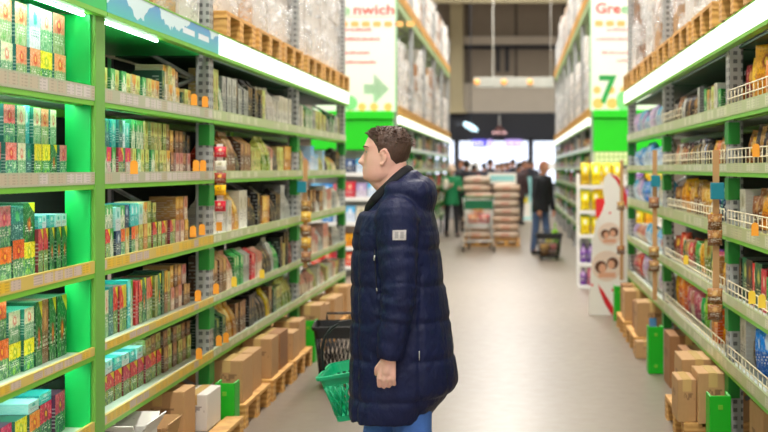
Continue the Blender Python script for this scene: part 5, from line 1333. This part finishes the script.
for s in (-1, 1):
    c = head_point(152, s*.39); d = (c-hp(385, 152)).normalized()
    e = MB(); e.ellipsoid(c - d*.0075 , .0105, .0105, .0095, 16, 10); eo = e.build('eye', M['eye'], parent=man)
    e = MB(); e.ellipsoid(c - d*.0075 + Vector((-.95, s*.2, 0)).normalized()*.0075, .0045, .0045, .0048, 12, 8); e.build('iris', M['iris'], parent=eo)
    br = MB(); pts = [head_point(147.6-(1.1*math.sin(PI*u/5)), s*(.2+.12*u)) + Vector((-.0018, s*.001, 0)) for u in range(6)]
    br.tube(pts, [.001, .0026, .003, .0028, .002, .0008], 6); br.build('eyebrow', M['brow'], parent=man)
# ---- coat
coat = MB(); rs = []
CT = [(415.5, 350.6, 428, .225, 0), (409, 350.4, 434, .23, 0), (401, 350.4, 441, .235, 0), (393, 350.4, 449, .238, 0), (386, 350.4, 455.5, .24, 0), (380, 350.6, 457.5, .24, 0), (365, 351, 456, .24, 0), (345, 351.2, 453, .238, 0), (320, 351.4, 449.5, .235, 0), (290, 352, 445, .23, 0), (262, 352.5, 441, .225, 0),
      (240, 353.5, 438.5, .225, 0), (226, 356, 437, .222, 0), (214, 359.5, 434, .215, 0), (206, 363, 430, .19, 5), (201, 367, 424, .15, 10), (195, 372, 417, .108, 14)]
for (y, xf, xb, w, drop) in CT:
    ring = []
    for j in range(56):
        a = 2*PI*j/56; ca, sa = math.cos(a), math.sin(a)
        cx, rx = (xf+xb)/2, (xb-xf)/2
        px = cx - rx*math.copysign(abs(ca)**.82, ca); dy = w*math.copysign(abs(sa)**.9, sa)
        ring.append(hp(px, y + drop*(xb-px)/(xb-xf), dy))
    rs.append(ring)
coat.rings(rs)
for (a, b_, c) in ((shL, elL, wrL), (shR, elR, wrR)):
    d = (c-b_).normalized()
    coat.capsule(a+Vector((0, 0, .0)), b_, .088, .069, 24); coat.tube([b_, b_.lerp(c, .5), c+d*.012], [.069, .062, .052], 24); coat.ellipsoid(b_, .069, .069, .069)
    coat.capsule(a+Vector((-.0, -.11*math.copysign(1, a.y), .015)), a, .085, .084, 20)
# hood folded down, and the collar
coat.ellipsoid(hp(416, 199), .088, .15, .106, M=Matrix.Rotation(.5, 3, 'Y'))
for s in (-1, 1):
    coat.tube([hp(368, 221, s*.03), hp(377, 211, s*.085), hp(391, 200, s*.118), hp(405, 187, s*.11), hp(413, 179, s*.055), hp(415, 176.5, 0)], [.016, .022, .029, .036, .034, .032], 16)
    coat.capsule(hp(396, 190, s*.11), hp(418, 192, s*.10), .04, .055)
cm = remesh(coat, .0075, 6)
axisL = (shL, elL, wrL); axisR = (shR, elR, wrR)
def seg_t(p, a, b_):
    ab = b_-a; t = max(0, min(1, (p-a).dot(ab)/ab.length_squared)); return t, (p-(a+ab*t)).length
seams = [hp(0, y).z for y in (432, 393, 354, 318, 283, 248)]
_co = [v.co.copy() for v in cm.vertices]; _no = [v.normal.copy() for v in cm.vertices]
for _i, v in enumerate(cm.vertices):
    p = _co[_i]; n = _no[_i]; d = 0
    best = None
    for (a, b_, c) in (axisL, axisR):
        t1, d1 = seg_t(p, a, b_); t2, d2 = seg_t(p, b_, c)
        if min(d1, d2) < .094 and abs(p.y) > .175 and p.z < a.z + .02:
            L1 = (b_-a).length; L = (L1*t1 if d1 <= d2 else L1+(c-b_).length*t2); best = L
    nz = noise.noise(p*9)*.5 + noise.noise(Vector((p.x*22, p.y*22, p.z*9)))*.35 + .28*noise.noise(p*40)
    if best is not None:
        ph = (best+.02)/.148
        puff = min(1, abs(math.sin(PI*ph))*2.2)**.6
        d = .007*puff - .005 + nz*.009 + .0035*math.sin(best*95 + nz*4)*g((best-.33)/.12, 1)
        if best > .62: d += .004
    elif p.z < hp(0, 232).z:
        zz = p.z + .006*noise.noise(Vector((p.x*6, p.y*6, 1)))
        ds = min(abs(zz-s_) for s_ in seams); puff = min(1, ds/.024)**.6
        d = .0085*puff - .006 + nz*.008
        # vertical placket seam near the front edge and a side seam behind the arm
        xs = hp(361.5, 0).x
        if p.y < 0: d -= .010*g((p.x-xs)/.0075, 1)
        xs2 = hp(424, 0).x
        if p.y < 0 and p.z < hp(0, 262).z: d -= .007*g((p.x-xs2)/.008, 1)
    else:
        d = nz*.006
    v.co = p + n*d
cm.update()
M['navy'] = None
def navy():
    q = NT('navy_nylon'); o = q.coords('Object'); n = q.noise(q.vec, 9, 5, .6)
    mp = q.n('ShaderNodeMapping'); q.put(mp.inputs['Vector'], q.vec); mp.inputs['Scale'].default_value = (1, 1, .45); mp.inputs['Rotation'].default_value = (0, .5, 0)
    n2 = q.noise(mp.outputs[0], 22, 5, .65); q.bump(n2, .8, .014)
    return q.out(q.mix(n, lin((17, 28, 74)), lin((11, 17, 46))), .5, spec=.3)
M['navy'] = navy()
mesh_obj('coat', cm, M['navy'], man)
M['lining'] = cloth('black_lining', (16, 17, 24), .8)
lin_ = MB()
lp = [hp(369, 214, 0), hp(372, 207, -.052), hp(379, 198, -.088), hp(390, 187.5, -.096), hp(399, 178.5, -.08), hp(406, 172, -.04), hp(408, 170.5, 0)]
ring = lp + [Vector((p.x, -p.y, p.z)) for p in lp[-2:0:-1]]
lin_.tube(ring, .025, 12, closed=True); lm = remesh(lin_, .007, 3); mesh_obj('collar_lining', lm, M['lining'], man)
# tee-shirt of the neck opening hidden by the collar; zip, patch, pocket zip
def on_coat(px, py, yguess):
    """The coat's near surface at a pixel of the man's depth."""
    o = hp(px, py, -1.); best = None
    loc, nor, idx, _d = COAT_TREE.ray_cast(o, Vector((0, 1, 0)))
    return (loc, nor) if loc is not None else (hp(px, py, yguess), Vector((0, -1, 0)))
coat_obj = [o for o in bpy.data.objects if o.name.startswith('coat') and o.type == 'MESH' and o.parent == man][0]
from mathutils.bvhtree import BVHTree
COAT_TREE = BVHTree.FromPolygons([v.co.copy() for v in cm.vertices], [tuple(p_.vertices) for p_ in cm.polygons])
pm = MB(); g_ = []
for i in range(5):
    for j in range(5):
        l, n_ = on_coat(399.6+12.6*i/4, 226.6+9.4*j/4, -.3); g_.append(l + Vector((0, -.0035, 0)))
b0 = len(pm.v); pm.v += [tuple(q) for q in g_]; pm.v += [tuple(q+Vector((0, .0025, 0))) for q in g_]
for i in range(4):
    for j in range(4): pm.face((b0+i*5+j, b0+i*5+j+1, b0+(i+1)*5+j+1, b0+(i+1)*5+j))
def patchm():
    q = NT('grey_sleeve_patch'); o = q.coords('Generated'); dz = q.m('ABSOLUTE', q.m('SUBTRACT', o[2], .5)); dx = q.m('ABSOLUTE', q.m('SUBTRACT', o[0], .5))
    sq = q.m('MULTIPLY', q.m('LESS_THAN', dz, .33), q.m('LESS_THAN', q.m('ABSOLUTE', q.m('SUBTRACT', dx, .2)), .13))
    return q.out(q.mix(sq, lin((186, 180, 176)), lin((150, 146, 144))), .6)
pm.build('sleeve_patch', patchm(), parent=man)
zp = MB(); pts = []
for k in range(9):
    l, n_ = on_coat(380.5+2.5*k/8, 246+42*k/8, -.25); pts.append(l + Vector((0, -.002, 0)))
zp.tube(pts, .0022, 6); zo = zp.build('pocket_zip', M['black'], parent=man)
pu = MB(); a = pts[1]; pu.tube([a + Vector((0, -.004, 0)), a + Vector((-.002, -.006, -.022))], .0028, 6); pu.tube([pts[-2] + Vector((0, -.004, 0)), pts[-2] + Vector((.002, -.006, -.012))], .0025, 6); pu.build('zip_pull', M['steel_pale'], parent=zo)
vt = MB(); pts = [on_coat(423.5, 343+9*k/4, -.2)[0]+Vector((0, -.002, 0)) for k in range(5)]; vt.tube(pts, .0016, 6); vt.build('side_stitch', M['steel_pale'], parent=man)
# ---- jeans and shoes
def denim(name, rgb):
    q = NT(name); q.coords('Object'); n = q.noise(q.vec, 10, 5); n2 = q.noise(q.vec, 120, 2)
    a = lin(rgb); q.bump(n, .5, .02); c = q.mix(n, tuple(x*.62 for x in a[:3])+(1,), tuple(min(1, x*1.35) for x in a[:3])+(1,))
    return q.out(q.mix(q.m('MULTIPLY', n2, .4), c, lin((90, 130, 190))), .8)
M['denim'] = denim('blue_denim', (52, 96, 172))
je = MB()
for (a, b_, c) in ((hipL, knL, anL), (hipR, knR, anR)):
    je.capsule(a, b_, .098, .078, 22); je.tube([b_, b_.lerp(c, .5), c+Vector((0, 0, -.02))], [.078, .07, .064], 22); je.ellipsoid(b_, .078, .078, .078)
je.ellipsoid(hp(403, 345), .13, .17, .12)
jm = remesh(je, .008, 5)
_no = [v.normal.copy() for v in jm.vertices]
for _i, v in enumerate(jm.vertices): v.co = v.co + _no[_i]*(.006*noise.noise(Vector((v.co.x*14, v.co.y*14, v.co.z*24))))
mesh_obj('jeans', jm, M['denim'], man)
M['shoe'] = cloth('dark_boot_leather', (34, 30, 30), .5)
def shoe(c, fwd, parent, mat, k=1.):
    fwd = Vector(fwd).normalized(); mb = MB()
    mb.capsule((c.x, c.y, .045*k), tuple(Vector((c.x, c.y, .042*k)) + fwd*.15*k), .045*k, .036*k, 16); mb.capsule((c.x, c.y, .05*k), (c.x, c.y, .13*k), .046*k, .05*k, 16)
    for i, (fx, z) in enumerate(mb.v[0:0]): pass
    me = remesh(mb, .008*k, 3)
    for v in me.vertices:
        if v.co.z < .012: v.co.z = max(.0, v.co.z*.3)
    so = mesh_obj('shoe', me, mat, parent); return so
shoe(anL, (-1, .0, 0), man, M['shoe']); shoe(anR, (-1, .0, 0), man, M['shoe'])

# ---------------------------------------------------------------- shoppers further off
def figure(label, loc, rz, Ht, coat_rgb, coat_hem, trou_rgb, hair=None, hat=None, walk=0., arms=None, lean=0., voxel=.014, bulky=1.0, skin='skin', hood=False, extra=None):
    """Local frame: the figure looks along -Y."""
    k = Ht/1.76; root = empty('person', loc, rz); tag(root, label, 'person')
    def v(x, y, z): return Vector((x*k, (y - lean*max(0, z-.9))*k, z*k))
    bd, ct, tr = MB(), MB(), MB()
    hd = v(0, -.01, 1.64)
    bd.ellipsoid(hd, .077*k, .095*k, .118*k, 22, 14); bd.capsule(hd+Vector((0, -.035, -.075))*k, hd+Vector((0, -.05, -.085))*k, .04*k, .034*k); bd.capsule(hd+Vector((0, -.09, .0))*k, hd+Vector((0, -.112, -.028))*k, .008*k, .016*k, 8)
    for s in (-1, 1): bd.ellipsoid(hd+Vector((s*.079, .008, -.008))*k, .01*k, .017*k, .03*k, 10, 6)
    bd.capsule(v(0, .015, 1.44), v(0, 0, 1.57), .06*k, .055*k); bd.ellipsoid(v(0, 0, 1.25), .15*k, .1*k, .22*k); bd.ellipsoid(v(0, 0, .98), .14*k, .1*k, .14*k)
    B = bulky
    rs = []
    for z, rx, ry in ((coat_hem, .185, .14), (max(coat_hem+.04, .9), .18, .135), (1.08, .17, .125), (1.25, .19, .135), (1.38, .2, .13), (1.45, .14, .105), (1.5, .08, .08)):
        if rs and z <= lastz: continue
        rs.append([v(rx*B*math.cos(2*PI*q/24), ry*B*math.sin(2*PI*q/24), z) for q in range(24)]); lastz = z
    ct.rings(rs)
    if hood: ct.ellipsoid(v(0, .12, 1.45), .12*k, .07*k, .09*k)
    arms = arms or (((-.25, .0, 1.14), (-.25, -.06, .88)), ((.25, .0, 1.14), (.25, -.06, .88)))
    for s, (el, wr) in zip((-1, 1), arms):
        sh = v(s*.185, 0, 1.41); el, wr = v(*el), v(*wr)
        bd.capsule(sh, el, .045*k, .037*k); bd.capsule(el, wr, .036*k, .026*k)
        ct.capsule(sh, el, .066*B*k, .056*B*k); ct.capsule(el, wr, .055*B*k, .046*B*k)
        d = (wr-el).normalized(); n = Vector((-s, 0, 0)) if abs(d.z) > .6 else Vector((0, 0, 1)); n = (n-d*n.dot(d)).normalized(); th = d.cross(n)
        if th.y > 0 and abs(d.z) > .6: th = -th
        hand(bd, wr+d*.012*k, d, n, th, curl=(.5, .55, .6, .65), k=k)
    for s in (-1, 1):
        hip, kn, an = v(s*.09, 0, .93), v(s*.1, -s*walk*.5-.01, .5), v(s*.1, -s*walk, .09)
        bd.capsule(hip, kn, .075*k, .05*k); bd.capsule(kn, an, .05*k, .036*k); bd.capsule(an, an+Vector((0, -.1, -.05))*k, .034*k, .028*k)
        tr.capsule(hip, kn, .092*k, .07*k); tr.capsule(kn, an+Vector((0, 0, .0)), .07*k, .056*k)
        sh_ = shoe(an, (0, -1, 0), root, M['shoe'], k)
    tr.ellipsoid(v(0, 0, .95), .155*k, .12*k, .12*k)
    mesh_obj('body', remesh(bd, voxel, 2), M[skin], root)
    mesh_obj('coat', remesh(ct, voxel, 3), cloth('coat_cloth', coat_rgb), root)
    mesh_obj('trousers', remesh(tr, voxel, 3), cloth('trouser_cloth', trou_rgb), root)
    hm = MB(); n = 26
    if hat:
        rs = []
        for i in range(9):
            t = i/8; a = -.15+t*(PI/2+.15); rr_ = max(.02, math.cos(a)*1.16)
            rs.append([hd+Vector((.082*rr_*math.cos(2*PI*q/n), .008+.1*rr_*math.sin(2*PI*q/n), .135*math.sin(a)+.02))*k for q in range(n)])
        hm.rings(rs); hm.tube([hd+Vector((.094*math.cos(2*PI*q/n), .008+.112*math.sin(2*PI*q/n), .0))*k for q in range(n)], .02*k, 8, closed=True); hm.ellipsoid(hd+Vector((0, 0, .17))*k, .035*k, .035*k, .035*k, 12, 8)
        hm.build('knitted_hat', cloth('hat_knit', hat), parent=root)
    else:
        rs = []
        for i in range(11):
            t = i/10; ring = []
            for q in range(n):
                a = 2*PI*q/n; back = (math.sin(a)+1)/2      # 1 at the nape
                low = .045 - .105*back; el = low + (1-t)*0
                ph = math.asin(max(-.9, min(.98, low/.125)))*(1-t) + (PI/2)*t
                rr_ = max(.03, math.cos(ph))
                ring.append(hd+Vector((.086*rr_*math.cos(a), .004+.106*rr_*math.sin(a), .130*math.sin(ph)))*k)
            rs.append(ring)
        hm.rings(rs, caps=False); hm.build('hair', M[hair or 'hair_dark'], parent=root)
    return root
def gx(px, Y): return (px-VX)*Y/F
# woman in the green coat with a cream hat, handling goods at the left rack
figure('person in green coat and cream knitted hat holding a pale bundle', (gx(451.5, 27.6), 27.6, 0), .35, 1.64, (18, 124, 74), .78, (26, 28, 34), hat=(226, 200, 176), walk=.12,
       arms=(((-.24, -.10, 1.16), (-.16, -.30, 1.22)), ((.24, -.08, 1.14), (.14, -.28, 1.16))), bulky=1.12)
o = bpy.data.objects.new('pale_bundle', gmesh('bag', 'whitec', .34, .16, .26)); C.objects.link(o); o.location = (gx(446, 27.2), 27.08, 1.08); tag(o, 'pale bundle held by the person in green', 'bag')
# man in black with jeans, head bowed, rolling basket beside him
figure('person in black jacket and jeans looking down beside a black rolling basket', (gx(540.5, 21.9), 21.9, 0), .9, 1.70, (22, 24, 30), .80, (70, 92, 130), hair='hair_fair', walk=.1, lean=.10,
       arms=(((-.25, -.02, 1.12), (-.22, -.1, .86)), ((.24, -.04, 1.12), (.26, -.1, .86))), bulky=1.1, skin='skin2')
for (px, yy, rz, ht, c, tcol, lab, hc) in (
    (466.5, 29.5, PI, 1.78, (24, 26, 36), (22, 24, 30), 'person in dark coat seen from behind just past the trolley', 'hair_dark'),
    (519, 33.5, 2.6, 1.74, (64, 46, 48), (34, 34, 44), 'person in dark brown jacket beyond the sack pile', 'hair_dark'),
    (484, 37, 3.0, 1.74, (34, 36, 48), (24, 24, 30), 'person in slate coat in the queue, next to the trolley end', 'hair_dark'),
    (497, 41, .3, 1.72, (30, 30, 44), (24, 24, 30), 'person in dark jacket in the queue behind the sacks', 'hair_dark'),
    (507, 39, 1.6, 1.78, (44, 50, 84), (24, 24, 30), 'person in dull blue jacket in the queue behind the sacks', 'hair_brown'),
    (528, 42, 2.2, 1.86, (28, 30, 40), (24, 24, 30), 'person in black coat at the window mullion', 'hair_dark'),
    (476, 42, -.4, 1.80, (36, 32, 36), (24, 24, 30), 'person in charcoal coat farthest off by the shop window', 'hair_dark'),
    (461, 36.2, 1., 1.84, (40, 40, 46), (24, 24, 30), 'person in grey coat at the edge of the window by the rack', 'hair_brown'),
    (490, 37.5, 2.0, 1.86, (52, 40, 44), (24, 24, 30), 'tall person in plum brown jacket in the queue', 'hair_dark'),
    (513, 41, -2, 1.88, (30, 34, 40), (24, 24, 30), 'tall person in dark grey jacket near the pale price board', 'hair_dark'),
    (502, 36, .6, 1.74, (26, 26, 34), (24, 24, 30), 'person in inky jacket right behind the price board', 'hair_dark'),
    (524, 36.8, 1.2, 1.82, (60, 36, 36), (24, 24, 30), 'person in maroon jacket beside the aqua board', 'hair_brown'),
    (532.5, 46.5, 0, 1.8, (60, 60, 70), (24, 24, 30), 'person in mid grey jacket just past the window mullion', 'hair_dark'),
    (474, 34, 2.4, 1.68, (120, 60, 50), (24, 24, 30), 'person in rust coloured coat half hidden beyond the trolley', 'hair_dark')):
    figure(lab, (gx(px, yy), yy, 0), rz, ht, c, .72, tcol, hair=hc, voxel=.02, bulky=1.1, walk=.05, skin='skin2')
# ================================================================= camera, world, view
cam = bpy.data.cameras.new('camera'); co = bpy.data.objects.new('camera', cam); C.objects.link(co)
co.location = (0, 0, H); co.rotation_euler = (PI/2, 0, 0)
cam.sensor_width = 36; cam.lens = 36*F/768
cam.shift_x = -(VX-384)/768.; cam.shift_y = -(216-VY)/768.
cam.dof.use_dof = True; cam.dof.focus_distance = 5.2; cam.dof.aperture_fstop = 2.4
cam.clip_end = 200
S.camera = co
w = bpy.data.worlds.new('daylit_hall'); S.world = w; w.use_nodes = True
w.node_tree.nodes['Background'].inputs[0].default_value = (1, .97, .93, 1); w.node_tree.nodes['Background'].inputs[1].default_value = 1.0
S.view_settings.view_transform = 'Standard'; S.view_settings.look = 'None'; S.view_settings.gamma = 1; S.view_settings.use_curve_mapping = False
S.view_settings.exposure = 0.0
S.cycles.use_denoising = True
S.cycles.max_bounces = 7; S.cycles.diffuse_bounces = 4; S.cycles.transparent_max_bounces = 12
S.cycles.sample_clamp_indirect = 6
bpy.data.scenes.remove(TMP)
for _o in S.objects:
    _n = len(_o.get('label', '').split())
    if _n > 16: print('LONG', _o.name, _o['label'])
